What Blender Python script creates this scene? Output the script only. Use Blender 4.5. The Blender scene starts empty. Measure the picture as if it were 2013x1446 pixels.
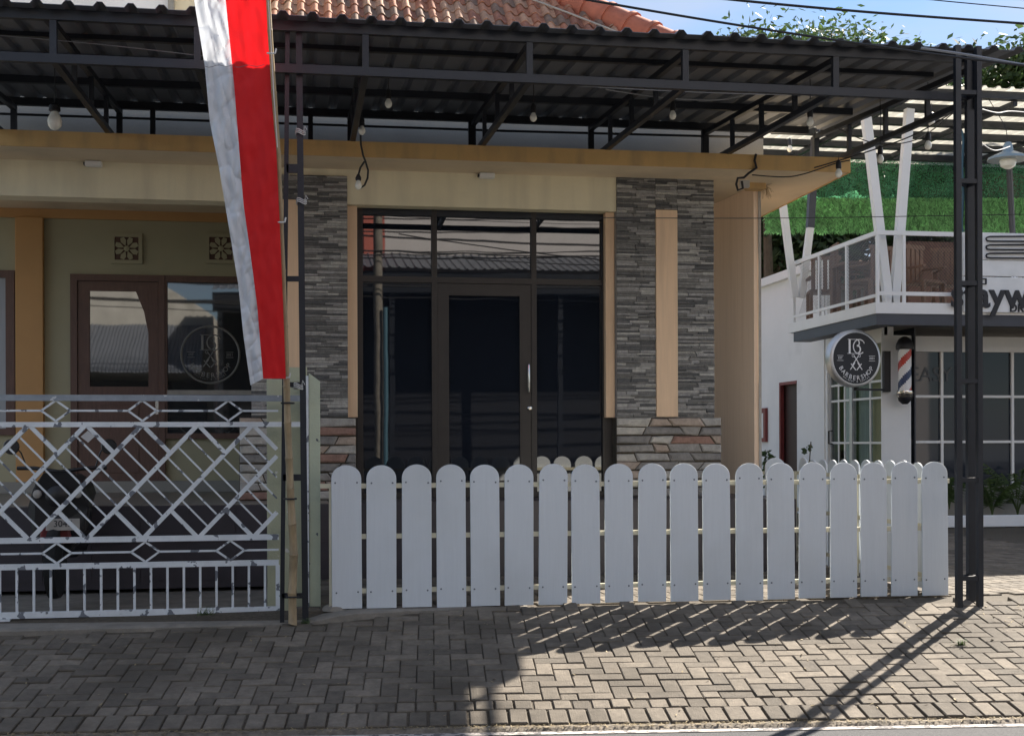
import bpy, bmesh, math, random
from mathutils import Vector, Matrix
import mathutils.noise as mn
random.seed(11)
R = math.radians
SC = bpy.context.scene
COL = SC.collection

# ------------------------------------------------------------------ camera
F = 2532.0; CX = 1006.0; CY = 872.0; H = 1.18; ROLL = 0.0033
TH = math.atan(2532/15800.0); SN, CN = math.sin(TH), math.cos(TH)
cd = bpy.data.cameras.new('camera'); cam = bpy.data.objects.new('camera', cd); COL.objects.link(cam)
cd.sensor_width = 36; cd.lens = 36*F/2013.0; cd.shift_y = (CY-723)/2013.0
cd.clip_start = 0.1; cd.clip_end = 600
rt = Vector((CN, -SN, 0)); up = Vector((0, 0, 1)); fw = Vector((SN, CN, 0))
xr = (rt - up*ROLL).normalized(); yr = (up + rt*ROLL).normalized()
m = Matrix((xr, yr, -fw)).transposed().to_4x4(); m.translation = (0, 0, H)
cam.matrix_world = m
SC.camera = cam

# ------------------------------------------------------------------ sky and sun
SUN = Vector((0.95, 0.93, 1.0)).normalized()
el = math.asin(SUN.z); az = math.atan2(SUN.x, SUN.y)
w = bpy.data.worlds.new('World'); SC.world = w; w.use_nodes = True
nt = w.node_tree; bg = nt.nodes['Background']
sky = nt.nodes.new('ShaderNodeTexSky'); sky.sky_type = 'NISHITA'; sky.sun_disc = False
sky.sun_elevation = el; sky.sun_rotation = az; sky.air_density = 1.0; sky.dust_density = 0.1; sky.ozone_density = 3.5
tc = nt.nodes.new('ShaderNodeTexCoord'); mp = nt.nodes.new('ShaderNodeMapping'); mp.inputs['Scale'].default_value = (2.2, 2.2, 6.0)
mp.inputs['Location'].default_value = (1.1, 0.6, 0.3)
nz = nt.nodes.new('ShaderNodeTexNoise'); nz.inputs['Scale'].default_value = 1.5; nz.inputs['Detail'].default_value = 7
rp = nt.nodes.new('ShaderNodeValToRGB'); rp.color_ramp.elements[0].position = 0.38; rp.color_ramp.elements[1].position = 0.66
mx = nt.nodes.new('ShaderNodeMix'); mx.data_type = 'RGBA'
nt.links.new(tc.outputs['Generated'], mp.inputs['Vector']); nt.links.new(mp.outputs[0], nz.inputs['Vector'])
nt.links.new(nz.outputs['Fac'], rp.inputs['Fac']); nt.links.new(rp.outputs['Color'], mx.inputs[0])
nt.links.new(sky.outputs['Color'], mx.inputs[6]); mx.inputs[7].default_value = (4.6, 5.0, 5.9, 1)
nt.links.new(mx.outputs[2], bg.inputs['Color']); bg.inputs['Strength'].default_value = 0.05
sd = bpy.data.lights.new('sun', 'SUN'); sd.energy = 5.0; sd.angle = R(0.53); sd.color = (1.0, 0.92, 0.81)
so = bpy.data.objects.new('sun', sd); COL.objects.link(so); so.rotation_euler = SUN.to_track_quat('Z', 'Y').to_euler(); so.location = (8, 8, 20)
SC.view_settings.view_transform = 'Standard'; SC.view_settings.look = 'None'
SC.view_settings.exposure = 1.6; SC.view_settings.gamma = 1.0; SC.view_settings.use_curve_mapping = False

# ------------------------------------------------------------------ measuring helpers
def ray(x, y):
    dx = x-CX; dy = CY-y
    u = (dx+ROLL*dy)/F; v = (dy-ROLL*dx)/F
    return Vector((SN+u*CN, CN-u*SN, v))
def P(x, y, Y):                      # point of the vertical plane at depth Y
    r = ray(x, y); r = r*(Y/r.y); return Vector((r.x, Y, H+r.z))
def PX(x, y, X):                     # point of the vertical plane at X
    r = ray(x, y); r = r*(X/r.x); return Vector((X, r.y, H+r.z))
AP = R(5.6); SA, CA = math.sin(AP), math.cos(AP); SLP = 0.16; YP0 = 9.35
def A(a, b, dz=0):                   # apron frame: a along the kerb, b away from the road
    X = a*CA + b*SA; Y = -a*SA + b*CA
    return Vector((X, Y, (-SLP*(YP0-b) if b < YP0 else 0) + dz))

# ------------------------------------------------------------------ materials
def newmat(name):
    m = bpy.data.materials.new(name); m.use_nodes = True
    return m, m.node_tree, m.node_tree.nodes['Principled BSDF']
def mat(name, col, rough=0.7, *a, **k):
    dst = k.pop('dstretch', None); m = mat0(name, col, rough, *a, **k)
    if dst:
        nt = m.node_tree
        for n in nt.nodes:
            if n.bl_idname == 'ShaderNodeTexNoise' and n.label == 'dirt':
                mp = nt.nodes.new('ShaderNodeMapping'); mp.inputs['Scale'].default_value = dst
                src = n.inputs['Vector'].links[0].from_socket; nt.links.new(src, mp.inputs['Vector']); nt.links.new(mp.outputs[0], n.inputs['Vector'])
    return m
def mat0(name, col, rough=0.7, var=0.18, scale=3.0, bump=0.15, bscale=80.0, metal=0.0, rnd=0.0, dirt=None, dscale=1.2, dpos=0.55, stretch=None, ior=1.5, wear=None, wscale=6.0, wpos=0.6, trans=0.0):
    m, nt, b = newmat(name); N = nt.nodes; L = nt.links
    g = N.new('ShaderNodeNewGeometry'); vec = g.outputs['Position']
    if stretch:
        mp = N.new('ShaderNodeMapping'); mp.inputs['Scale'].default_value = stretch; L.new(vec, mp.inputs['Vector']); vec = mp.outputs[0]
    n1 = N.new('ShaderNodeTexNoise'); n1.inputs['Scale'].default_value = scale; n1.inputs['Detail'].default_value = 6; n1.inputs['Roughness'].default_value = 0.65
    L.new(vec, n1.inputs['Vector'])
    mr = N.new('ShaderNodeMapRange'); mr.inputs['From Min'].default_value = 0.25; mr.inputs['From Max'].default_value = 0.75
    mr.inputs['To Min'].default_value = 1-var; mr.inputs['To Max'].default_value = 1+var
    L.new(n1.outputs['Fac'], mr.inputs['Value']); fac = mr.outputs[0]
    if rnd:
        oi = N.new('ShaderNodeObjectInfo'); ad = N.new('ShaderNodeMath'); ad.operation = 'ADD'
        L.new(oi.outputs['Random'], ad.inputs[0]); L.new(g.outputs['Random Per Island'], ad.inputs[1])
        fr = N.new('ShaderNodeMath'); fr.operation = 'FRACT'; L.new(ad.outputs[0], fr.inputs[0])
        m2 = N.new('ShaderNodeMapRange'); m2.inputs['To Min'].default_value = 1-rnd; m2.inputs['To Max'].default_value = 1+rnd
        L.new(fr.outputs[0], m2.inputs['Value'])
        mm = N.new('ShaderNodeMath'); mm.operation = 'MULTIPLY'; L.new(fac, mm.inputs[0]); L.new(m2.outputs[0], mm.inputs[1]); fac = mm.outputs[0]
    vm = N.new('ShaderNodeVectorMath'); vm.operation = 'SCALE'; vm.inputs[0].default_value = col[:3]; L.new(fac, vm.inputs['Scale'])
    out = vm.outputs[0]
    def blend(out, c2, sc, pos, soft, det=5):
        n2 = N.new('ShaderNodeTexNoise'); n2.label = 'dirt' if det == 5 else 'wear'; n2.inputs['Scale'].default_value = sc; n2.inputs['Detail'].default_value = det; L.new(g.outputs['Position'], n2.inputs['Vector'])
        cr = N.new('ShaderNodeValToRGB'); cr.color_ramp.elements[0].position = pos; cr.color_ramp.elements[1].position = min(1, pos+soft)
        L.new(n2.outputs['Fac'], cr.inputs['Fac'])
        mx = N.new('ShaderNodeMix'); mx.data_type = 'RGBA'; L.new(cr.outputs['Color'], mx.inputs[0]); L.new(out, mx.inputs[6]); mx.inputs[7].default_value = (*c2, 1)
        return mx.outputs[2]
    if dirt: out = blend(out, dirt, dscale, dpos, 0.3)
    if wear: out = blend(out, wear, wscale, wpos, 0.015, 3)
    L.new(out, b.inputs['Base Color'])
    b.inputs['Roughness'].default_value = rough; b.inputs['Metallic'].default_value = metal; b.inputs['IOR'].default_value = ior
    if bump:
        n3 = N.new('ShaderNodeTexNoise'); n3.inputs['Scale'].default_value = bscale; n3.inputs['Detail'].default_value = 4; L.new(vec, n3.inputs['Vector'])
        bp = N.new('ShaderNodeBump'); bp.inputs['Strength'].default_value = bump; bp.inputs['Distance'].default_value = 0.01
        L.new(n3.outputs['Fac'], bp.inputs['Height']); L.new(bp.outputs[0], b.inputs['Normal'])
    if trans:
        tr = N.new('ShaderNodeBsdfTranslucent'); L.new(out, tr.inputs['Color']); ms = N.new('ShaderNodeMixShader'); ms.inputs[0].default_value = trans
        L.new(b.outputs[0], ms.inputs[1]); L.new(tr.outputs[0], ms.inputs[2]); L.new(ms.outputs[0], N['Material Output'].inputs['Surface'])
    return m
def ramp_mat(name, cols, rough=0.8, bump=0.4, bscale=60, var=0.25, scale=9):       # a different colour per piece
    m = mat(name, (1, 1, 1), rough, var, scale, bump, bscale)
    nt = m.node_tree; N = nt.nodes; L = nt.links; b = N['Principled BSDF']
    src = b.inputs['Base Color'].links[0].from_socket
    g = [n for n in N if n.bl_idname == 'ShaderNodeNewGeometry'][0]
    oi = N.new('ShaderNodeObjectInfo'); ad = N.new('ShaderNodeMath'); ad.operation = 'ADD'
    L.new(oi.outputs['Random'], ad.inputs[0]); L.new(g.outputs['Random Per Island'], ad.inputs[1])
    fr = N.new('ShaderNodeMath'); fr.operation = 'FRACT'; L.new(ad.outputs[0], fr.inputs[0])
    cr = N.new('ShaderNodeValToRGB'); cr.color_ramp.interpolation = 'CONSTANT'
    e = cr.color_ramp.elements
    while len(e) < len(cols): e.new(0.5)
    for i, c in enumerate(cols): e[i].position = i/len(cols); e[i].color = (*c, 1)
    L.new(fr.outputs[0], cr.inputs['Fac'])
    vm = N.new('ShaderNodeVectorMath'); vm.operation = 'MULTIPLY'; L.new(cr.outputs['Color'], vm.inputs[0]); L.new(src, vm.inputs[1]); L.new(vm.outputs[0], b.inputs['Base Color'])
    return m
M = {}
M['paver'] = mat('paver', (0.158, 0.133, 0.103), 0.92, 0.32, 16, 0.7, 110, rnd=0.32, dirt=(0.075, 0.061, 0.044), dscale=1.5, dpos=0.45)
M['mortar'] = mat('mortar', (0.082, 0.066, 0.046), 0.95, 0.4, 30, 0.6, 150)
M['asphalt'] = mat('asphalt', (0.075, 0.075, 0.078), 0.9, 0.5, 90, 0.8, 200)
M['concrete'] = mat('concrete', (0.24, 0.215, 0.18), 0.92, 0.3, 8, 0.7, 60, dirt=(0.12, 0.11, 0.09), dscale=4)
M['gutter'] = mat('gutter', (0.19, 0.16, 0.125), 0.95, 0.55, 22, 1.0, 45, dirt=(0.08, 0.07, 0.055), dscale=12, dpos=0.5)
M['linepaint'] = mat('linepaint', (0.42, 0.38, 0.345), 0.8, 0.2, 30, 0.4, 120, wear=(0.13, 0.12, 0.12), wscale=22, wpos=0.55)
M['white_board'] = mat('white_board', (0.67, 0.71, 0.74), 0.7, 0.035, 5, 0.12, 24, stretch=(9, 9, 0.5), dirt=(0.60, 0.63, 0.64), dscale=1.6, dpos=0.5)
M['cream_steel'] = mat('cream_steel', (0.66, 0.62, 0.46), 0.5, 0.12, 6, 0.05, 60)
M['screw'] = mat('screw', (0.16, 0.18, 0.21), 0.5, 0.1, 6, 0, 60, metal=0.5)
M['black_steel'] = mat('black_steel', (0.014, 0.017, 0.024), 0.45, 0.25, 5, 0.08, 90)
M['sheet'] = mat('sheet', (0.125, 0.138, 0.165), 0.5, 0.12, 2.5, 0.05, 40, dirt=(0.14, 0.13, 0.125), dscale=1.1, dpos=0.6)
M['gate_white'] = mat('gate_white', (0.68, 0.715, 0.735), 0.55, 0.12, 8, 0.2, 60, wear=(0.16, 0.175, 0.20), wscale=12, wpos=0.585)
M['gate_grey'] = mat('gate_grey', (0.27, 0.30, 0.33), 0.6, 0.2, 10, 0.2, 60, wear=(0.55, 0.57, 0.58), wscale=14, wpos=0.66)
M['pillar'] = mat('pillar', (0.46, 0.47, 0.33), 0.85, 0.1, 3, 0.3, 60, dirt=(0.26, 0.26, 0.2), dscale=3, dpos=0.6, wear=(0.62, 0.62, 0.58), wscale=9, wpos=0.72)
M['post_green'] = mat('post_green', (0.50, 0.54, 0.40), 0.6, 0.1, 5, 0.2, 60, wear=(0.10, 0.11, 0.13), wscale=13, wpos=0.66)
M['cream_wall'] = mat('cream_wall', (0.82, 0.74, 0.53), 0.85, 0.07, 2, 0.2, 90, dirt=(0.66, 0.59, 0.43), dscale=1.6, dpos=0.5, dstretch=(3, 3, .35))
M['olive_wall'] = mat('olive_wall', (0.42, 0.39, 0.26), 0.85, 0.06, 2, 0.15, 120)
M['grey_wall'] = mat('grey_wall', (0.30, 0.29, 0.26), 0.88, 0.12, 2, 0.2, 80)
M['orange'] = mat('orange', (0.66, 0.42, 0.17), 0.75, 0.08, 2, 0.15, 80, dirt=(0.40, 0.27, 0.14), dscale=2.2, dpos=0.5, dstretch=(2.5, 2.5, .6))
M['ochre'] = mat('ochre', (0.55, 0.31, 0.125), 0.75, 0.06, 2, 0.1, 80)
M['peach'] = mat('peach', (0.80, 0.565, 0.37), 0.7, 0.07, 6, 0.12, 20, stretch=(7, 7, 0.35), dirt=(0.62, 0.43, 0.28), dscale=2.0, dpos=0.52, dstretch=(4, 4, .4))
M['soffit'] = mat('soffit', (0.76, 0.63, 0.45), 0.85, 0.07, 1.5, 0.15, 90, dirt=(0.56, 0.47, 0.35), dscale=1.4, dpos=0.52)
M['ledge'] = ramp_mat('ledge', [(0.18, 0.175, 0.165), (0.30, 0.29, 0.275), (0.11, 0.11, 0.11), (0.42, 0.405, 0.375), (0.20, 0.195, 0.185), (0.33, 0.32, 0.31), (0.145, 0.142, 0.138)], 0.85, 0.6, 90, 0.3, 26)
M['rubble'] = ramp_mat('rubble', [(0.42, 0.395, 0.355), (0.24, 0.225, 0.21), (0.42, 0.335, 0.27), (0.37, 0.35, 0.32), (0.30, 0.18, 0.14), (0.48, 0.45, 0.40), (0.30, 0.28, 0.255)], 0.85, 0.8, 40, 0.28, 16)
M['dark_tile'] = mat('dark_tile', (0.045, 0.038, 0.045), 0.45, 0.2, 6, 0.05, 60)
M['floor_tile'] = mat('floor_tile', (0.22, 0.20, 0.17), 0.4, 0.1, 6, 0.0, 60)
M['bronze'] = mat('bronze', (0.030, 0.024, 0.021), 0.45, 0.15, 6, 0.05, 60)
M['wood'] = mat('wood', (0.125, 0.066, 0.048), 0.5, 0.2, 9, 0.15, 60, stretch=(5, 5, 0.8))
M['chairwood'] = mat('chairwood', (0.20, 0.115, 0.075), 0.6, 0.25, 9, 0.2, 60, stretch=(6, 6, 1))
M['chrome'] = mat('chrome', (0.75, 0.73, 0.68), 0.2, 0.05, 6, 0, 60, metal=1)
M['tile'] = ramp_mat('tile', [(0.37, 0.15, 0.085), (0.43, 0.20, 0.12), (0.29, 0.125, 0.08), (0.42, 0.25, 0.165), (0.22, 0.14, 0.10), (0.48, 0.27, 0.17)], 0.85, 0.4, 60, 0.35, 14)
M['ridge'] = mat('ridge', (0.43, 0.14, 0.085), 0.85, 0.25, 4, 0.3, 40, dirt=(0.26, 0.13, 0.10), dscale=3)
M['caulk'] = mat('caulk', (0.42, 0.39, 0.35), 0.9, 0.2, 8, 0.3, 60)
M['white_wall'] = mat('white_wall', (0.82, 0.83, 0.83), 0.85, 0.05, 1.5, 0.15, 60, dirt=(0.50, 0.51, 0.50), dscale=0.9, dpos=0.62)
M['white_trim'] = mat('white_trim', (0.80, 0.80, 0.79), 0.5, 0.04, 3, 0.05, 60)
M['dark_band'] = mat('dark_band', (0.05, 0.055, 0.07), 0.5, 0.15, 4, 0.1, 60)
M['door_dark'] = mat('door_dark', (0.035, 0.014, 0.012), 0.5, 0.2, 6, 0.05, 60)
M['red_frame'] = mat('red_frame', (0.20, 0.035, 0.035), 0.5, 0.15, 6, 0.05, 60)
M['cloth_white'] = mat('cloth_white', (0.72, 0.75, 0.80), 0.35, 0.02, 10, 0.05, 300, trans=0.25)
M['cloth_red'] = mat('cloth_red', (0.78, 0.010, 0.014), 0.6, 0.04, 6, 0.1, 300, trans=0.3)
M['thread'] = mat('thread', (0.16, 0.15, 0.17), 0.8, 0.1, 6, 0, 300)
M['bamboo'] = mat('bamboo', (0.33, 0.245, 0.14), 0.5, 0.3, 7, 0.15, 60, stretch=(4, 4, 1), dirt=(0.16, 0.12, 0.07), dscale=5, dpos=0.55)
M['plastic_white'] = mat('plastic_white', (0.78, 0.78, 0.76), 0.4, 0.03, 6, 0, 60)
M['bulb'] = mat('bulb', (0.88, 0.87, 0.78), 0.15, 0.05, 6, 0, 60)
M['socket'] = mat('socket', (0.018, 0.018, 0.02), 0.5, 0.1, 6, 0, 60)
M['cable'] = mat('cable', (0.02, 0.02, 0.022), 0.6, 0.1, 6, 0, 60)
M['wire_grey'] = mat('wire_grey', (0.25, 0.26, 0.28), 0.5, 0.1, 6, 0, 60)
M['enamel'] = mat('enamel', (0.23, 0.31, 0.36), 0.25, 0.1, 6, 0.02, 60)
M['straw'] = mat('straw', (0.35, 0.25, 0.13), 0.9, 0.3, 20, 0, 60)
M['leaf'] = mat('leaf', (0.075, 0.125, 0.035), 0.5, 0.35, 1.3, 0, 60, rnd=0.4, trans=0.35)
M['leaf2'] = mat('leaf2', (0.055, 0.095, 0.035), 0.5, 0.35, 1.0, 0, 60, rnd=0.45, trans=0.3)
M['bark'] = mat('bark', (0.11, 0.085, 0.06), 0.9, 0.3, 9, 0.5, 30)
M['blue_pipe'] = mat('blue_pipe', (0.08, 0.17, 0.22), 0.4, 0.1, 6, 0, 60)
M['blue'] = mat('blue', (0.03, 0.055, 0.14), 0.35, 0.1, 6, 0, 60)
M['red'] = mat('red', (0.52, 0.045, 0.03), 0.35, 0.1, 6, 0, 60)
M['silver'] = mat('silver', (0.55, 0.56, 0.58), 0.35, 0.1, 6, 0.02, 60, metal=0.6)
M['sign_black'] = mat('sign_black', (0.010, 0.011, 0.016), 0.5, 0.1, 6, 0, 60)
M['sign_white'] = mat('sign_white', (0.85, 0.85, 0.86), 0.5, 0.04, 6, 0, 60)
M['sticker'] = mat('sticker', (0.24, 0.235, 0.22), 0.7, 0.05, 6, 0, 60)
M['faint'] = mat('faint', (0.09, 0.10, 0.11), 0.6, 0.05, 6, 0, 60)
M['bikeblack'] = mat('bikeblack', (0.014, 0.013, 0.014), 0.35, 0.15, 6, 0, 60)
M['rubber'] = mat('rubber', (0.015, 0.015, 0.015), 0.85, 0.2, 30, 0.2, 90)
M['curtain'] = mat('curtain', (0.40, 0.42, 0.44), 0.85, 0.12, 4, 0.2, 10, stretch=(10, 1, .4))
M['roofwhite'] = mat('roofwhite', (0.60, 0.59, 0.55), 0.6, 0.1, 3, 0.05, 60, trans=0.85)
M['pinkwall'] = mat('pinkwall', (0.66, 0.62, 0.60), 0.85, 0.08, 2, 0.2, 60)
M['redwall'] = mat('redwall', (0.55, 0.16, 0.12), 0.85, 0.08, 2, 0.2, 60)
M['beigewall'] = mat('beigewall', (0.52, 0.50, 0.45), 0.85, 0.18, 2, 0.2, 60, dirt=(0.22, 0.21, 0.17), dscale=1.2)
M['soil'] = mat('soil', (0.06, 0.045, 0.03), 0.95, 0.4, 20, 0.8, 60)
M['grass'] = mat('grass', (0.07, 0.11, 0.03), 0.6, 0.3, 4, 0, 60, trans=0.3)
M['drygrass'] = mat('drygrass', (0.30, 0.23, 0.12), 0.8, 0.3, 9, 0, 60)
M['rope'] = mat('rope', (0.6, 0.6, 0.58), 0.7, 0.1, 9, 0, 60)
def glassmat(name, base, ior, rough):
    m, nt, b = newmat(name)
    b.inputs['Base Color'].default_value = (*base, 1); b.inputs['Roughness'].default_value = rough; b.inputs['IOR'].default_value = ior
    g = nt.nodes.new('ShaderNodeNewGeometry'); n = nt.nodes.new('ShaderNodeTexNoise'); n.inputs['Scale'].default_value = 1.3; nt.links.new(g.outputs['Position'], n.inputs['Vector'])
    bp = nt.nodes.new('ShaderNodeBump'); bp.inputs['Strength'].default_value = 0.03; bp.inputs['Distance'].default_value = 0.02
    nt.links.new(n.outputs['Fac'], bp.inputs['Height']); nt.links.new(bp.outputs[0], b.inputs['Normal'])
    return m
M['glass_dark'] = glassmat('glass_dark', (0.008, 0.011, 0.018), 1.9, 0.015)
M['glass_left'] = glassmat('glass_left', (0.02, 0.02, 0.018), 2.1, 0.02)
M['glass_cafe'] = glassmat('glass_cafe', (0.024, 0.030, 0.042), 1.4, 0.03)
def clearglass(name):
    m, nt, b = newmat(name); N = nt.nodes; L = nt.links
    tp = N.new('ShaderNodeBsdfTransparent'); tp.inputs['Color'].default_value = (.82, .86, .86, 1); gl = N.new('ShaderNodeBsdfGlossy'); gl.inputs['Roughness'].default_value = .02
    fr = N.new('ShaderNodeFresnel'); fr.inputs['IOR'].default_value = 1.45; ms = N.new('ShaderNodeMixShader')
    bf = N.new('ShaderNodeNewGeometry'); iv = N.new('ShaderNodeMath'); iv.operation = 'SUBTRACT'; iv.inputs[0].default_value = 1; L.new(bf.outputs['Backfacing'], iv.inputs[1]); ml = N.new('ShaderNodeMath'); ml.operation = 'MULTIPLY'; L.new(fr.outputs[0], ml.inputs[0]); L.new(iv.outputs[0], ml.inputs[1])
    L.new(ml.outputs[0], ms.inputs[0]); L.new(tp.outputs[0], ms.inputs[1]); L.new(gl.outputs[0], ms.inputs[2]); L.new(ms.outputs[0], N['Material Output'].inputs['Surface'])
    return m
M['glass_clear'] = clearglass('glass_clear')
M['tan_curtain'] = mat('tan_curtain', (0.52, 0.42, 0.29), 0.9, 0.12, 5, 0.3, 12, stretch=(12, 12, .4))
M['grey_curtain'] = mat('grey_curtain', (0.36, 0.38, 0.40), 0.9, 0.25, 5, 0.3, 12, stretch=(9, 9, .4))
# perforated screens: real holes by transparency in a fine grid
def netmat(name, col, scale, open_, trans, mode='grid', amount=1.0):
    m, nt, b = newmat(name); N = nt.nodes; L = nt.links
    g = N.new('ShaderNodeNewGeometry')
    b.inputs['Roughness'].default_value = 0.8
    n0 = N.new('ShaderNodeTexNoise'); n0.inputs['Scale'].default_value = 14; n0.inputs['Detail'].default_value = 8; n0.inputs['Roughness'].default_value = .8; L.new(g.outputs['Position'], n0.inputs['Vector'])
    mr = N.new('ShaderNodeMapRange'); mr.inputs['From Min'].default_value = .3; mr.inputs['From Max'].default_value = .7; mr.inputs['To Min'].default_value = .55; mr.inputs['To Max'].default_value = 1.4
    L.new(n0.outputs['Fac'], mr.inputs['Value'])
    vm = N.new('ShaderNodeVectorMath'); vm.operation = 'SCALE'; vm.inputs[0].default_value = col; L.new(mr.outputs[0], vm.inputs['Scale']); L.new(vm.outputs[0], b.inputs['Base Color'])
    tl = N.new('ShaderNodeBsdfTranslucent'); L.new(vm.outputs[0], tl.inputs['Color'])
    ms = N.new('ShaderNodeMixShader'); ms.inputs[0].default_value = trans; L.new(b.outputs[0], ms.inputs[1]); L.new(tl.outputs[0], ms.inputs[2])
    tp = N.new('ShaderNodeBsdfTransparent'); m3 = N.new('ShaderNodeMixShader')
    n = N.new('ShaderNodeTexNoise'); n.inputs['Scale'].default_value = scale; n.inputs['Detail'].default_value = 2; L.new(g.outputs['Position'], n.inputs['Vector'])
    cr = N.new('ShaderNodeValToRGB'); cr.color_ramp.elements[0].position = open_; cr.color_ramp.elements[1].position = open_+0.03
    L.new(n.outputs['Fac'], cr.inputs['Fac']); L.new(cr.outputs['Color'], m3.inputs[0]); L.new(tp.outputs[0], m3.inputs[1]); L.new(ms.outputs[0], m3.inputs[2])
    L.new(m3.outputs[0], N['Material Output'].inputs['Surface'])
    return m
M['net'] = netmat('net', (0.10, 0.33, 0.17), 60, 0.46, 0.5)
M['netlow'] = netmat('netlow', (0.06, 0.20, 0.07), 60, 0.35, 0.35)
M['blade'] = mat('blade', (0.20, 0.46, 0.18), 0.6, 0.5, 9, 0, 60, rnd=0.5, trans=0.4)

# ------------------------------------------------------------------ mesh helpers
ORG = {}
def orig(o): return ORG.get(o.name, Vector((0, 0, 0))) if o else Vector((0, 0, 0))
class MB:
    def __init__(s): s.v = []; s.f = []
    def add(s, vs, fs):
        o = len(s.v); s.v += [Vector(v) for v in vs]; s.f += [tuple(i+o for i in f) for f in fs]; return s
    def box(s, x0, x1, y0, y1, z0, z1):
        return s.add([(x0, y0, z0), (x1, y0, z0), (x1, y1, z0), (x0, y1, z0), (x0, y0, z1), (x1, y0, z1), (x1, y1, z1), (x0, y1, z1)],
                     [(0, 3, 2, 1), (4, 5, 6, 7), (0, 1, 5, 4), (1, 2, 6, 5), (2, 3, 7, 6), (3, 0, 4, 7)])
    def bar(s, a, b, w, h=None, upv=(0, 0, 1)):          # square bar from a to b, w across, h along upv
        a = Vector(a); b = Vector(b); h = h or w; d = (b-a).normalized(); u = Vector(upv)
        if abs(d.dot(u)) > 0.95: u = Vector((0, 1, 0))
        r = d.cross(u).normalized(); u = r.cross(d).normalized(); r *= w/2; u *= h/2
        return s.add([a-r-u, a+r-u, a+r+u, a-r+u, b-r-u, b+r-u, b+r+u, b-r+u], [(0, 1, 2, 3), (7, 6, 5, 4), (0, 4, 5, 1), (1, 5, 6, 2), (2, 6, 7, 3), (3, 7, 4, 0)])
    def tube(s, pts, rad, n=8, caps=True):
        pts = [Vector(p) for p in pts]; k = len(pts)
        rads = rad if isinstance(rad, (list, tuple)) else [rad]*k
        o = len(s.v); ref = None
        for i, p in enumerate(pts):
            d = (pts[min(i+1, k-1)]-pts[max(i-1, 0)]).normalized()
            if ref is None: ref = d.cross(Vector((0, 0, 1)));  ref = Vector((1, 0, 0)) if ref.length < 0.1 else ref
            r = (ref - d*ref.dot(d)).normalized(); ref = r; u = d.cross(r)
            for j in range(n):
                a = 2*math.pi*j/n; s.v.append(p + (r*math.cos(a)+u*math.sin(a))*rads[i])
        for i in range(k-1):
            for j in range(n):
                j2 = (j+1) % n; s.f.append((o+i*n+j, o+i*n+j2, o+(i+1)*n+j2, o+(i+1)*n+j))
        if caps: s.f.append(tuple(o+j for j in reversed(range(n)))); s.f.append(tuple(o+(k-1)*n+j for j in range(n)))
        return s
    def lathe(s, c, prof, n=16, axis=(0, 0, 1)):
        c = Vector(c); ax = Vector(axis).normalized(); r = ax.orthogonal().normalized(); u = ax.cross(r)
        o = len(s.v); k = len(prof)
        for (rad, h) in prof:
            for j in range(n):
                a = 2*math.pi*j/n; s.v.append(c + ax*h + (r*math.cos(a)+u*math.sin(a))*max(rad, 1e-4))
        for i in range(k-1):
            for j in range(n):
                j2 = (j+1) % n; s.f.append((o+i*n+j, o+i*n+j2, o+(i+1)*n+j2, o+(i+1)*n+j))
        s.f.append(tuple(o+j for j in reversed(range(n)))); s.f.append(tuple(o+(k-1)*n+j for j in range(n)))
        return s
    def prism(s, poly, d):                               # polygon of 3D points swept by d
        d = Vector(d); n = len(poly); vs = [Vector(p) for p in poly]; vs += [p+d for p in vs]
        return s.add(vs, [tuple(range(n)), tuple(reversed(range(n, 2*n)))] + [(i, i+n, (i+1) % n+n, (i+1) % n) for i in range(n)])
    def mesh(s, name, mt, off=Vector((0, 0, 0)), smooth=False, bevel=0, seg=1):
        me = bpy.data.meshes.new(name); me.from_pydata([v-off for v in s.v], [], s.f)
        bm = bmesh.new(); bm.from_mesh(me)
        bmesh.ops.recalc_face_normals(bm, faces=bm.faces)
        if bevel: bmesh.ops.bevel(bm, geom=list(bm.edges), offset=bevel, segments=seg, affect='EDGES', clamp_overlap=True)
        bm.to_mesh(me); bm.free()
        if smooth:
            me.shade_smooth()
            me.set_sharp_from_angle(angle=R(40))
        me.materials.append(mt); return me
    def build(s, name, mt, parent=None, smooth=False, bevel=0, seg=1, stuff=False, struct=False):
        me = s.mesh(name, mt, orig(parent), smooth, bevel, seg)
        o = bpy.data.objects.new(name, me); COL.objects.link(o)
        if parent: o.parent = parent; ORG[o.name] = orig(parent)
        if stuff: o['kind'] = 'stuff'
        if struct: o['kind'] = 'structure'
        return o
def tag(o, label, cat, group=None):
    o['label'] = label; o['category'] = cat
    if group: o['group'] = group
    return o
def thing(name, label, cat, loc, group=None):
    o = bpy.data.objects.new(name, None); COL.objects.link(o); o.location = loc; o.empty_display_size = 0.1
    ORG[o.name] = Vector(loc); return tag(o, label, cat, group)
def inst(name, me, parent, loc, rot=(0, 0, 0), scl=None):  # one more piece that shares a mesh; loc in world
    o = bpy.data.objects.new(name, me); COL.objects.link(o)
    o.location = Vector(loc)-orig(parent); o.rotation_euler = rot
    if scl: o.scale = scl
    if parent: o.parent = parent; ORG[o.name] = Vector(loc)
    return o
def wire(name, pts, rad, mt, label, cat, group=None, n=5, parent=None):
    o = MB().tube(pts, rad, n).build(name, mt, parent, smooth=True)
    if label: tag(o, label, cat, group)
    return o
def sag(a, b, s, n=14):
    a = Vector(a); b = Vector(b); return [a.lerp(b, i/n)-Vector((0, 0, s*4*(i/n)*(1-i/n))) for i in range(n+1)]
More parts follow.
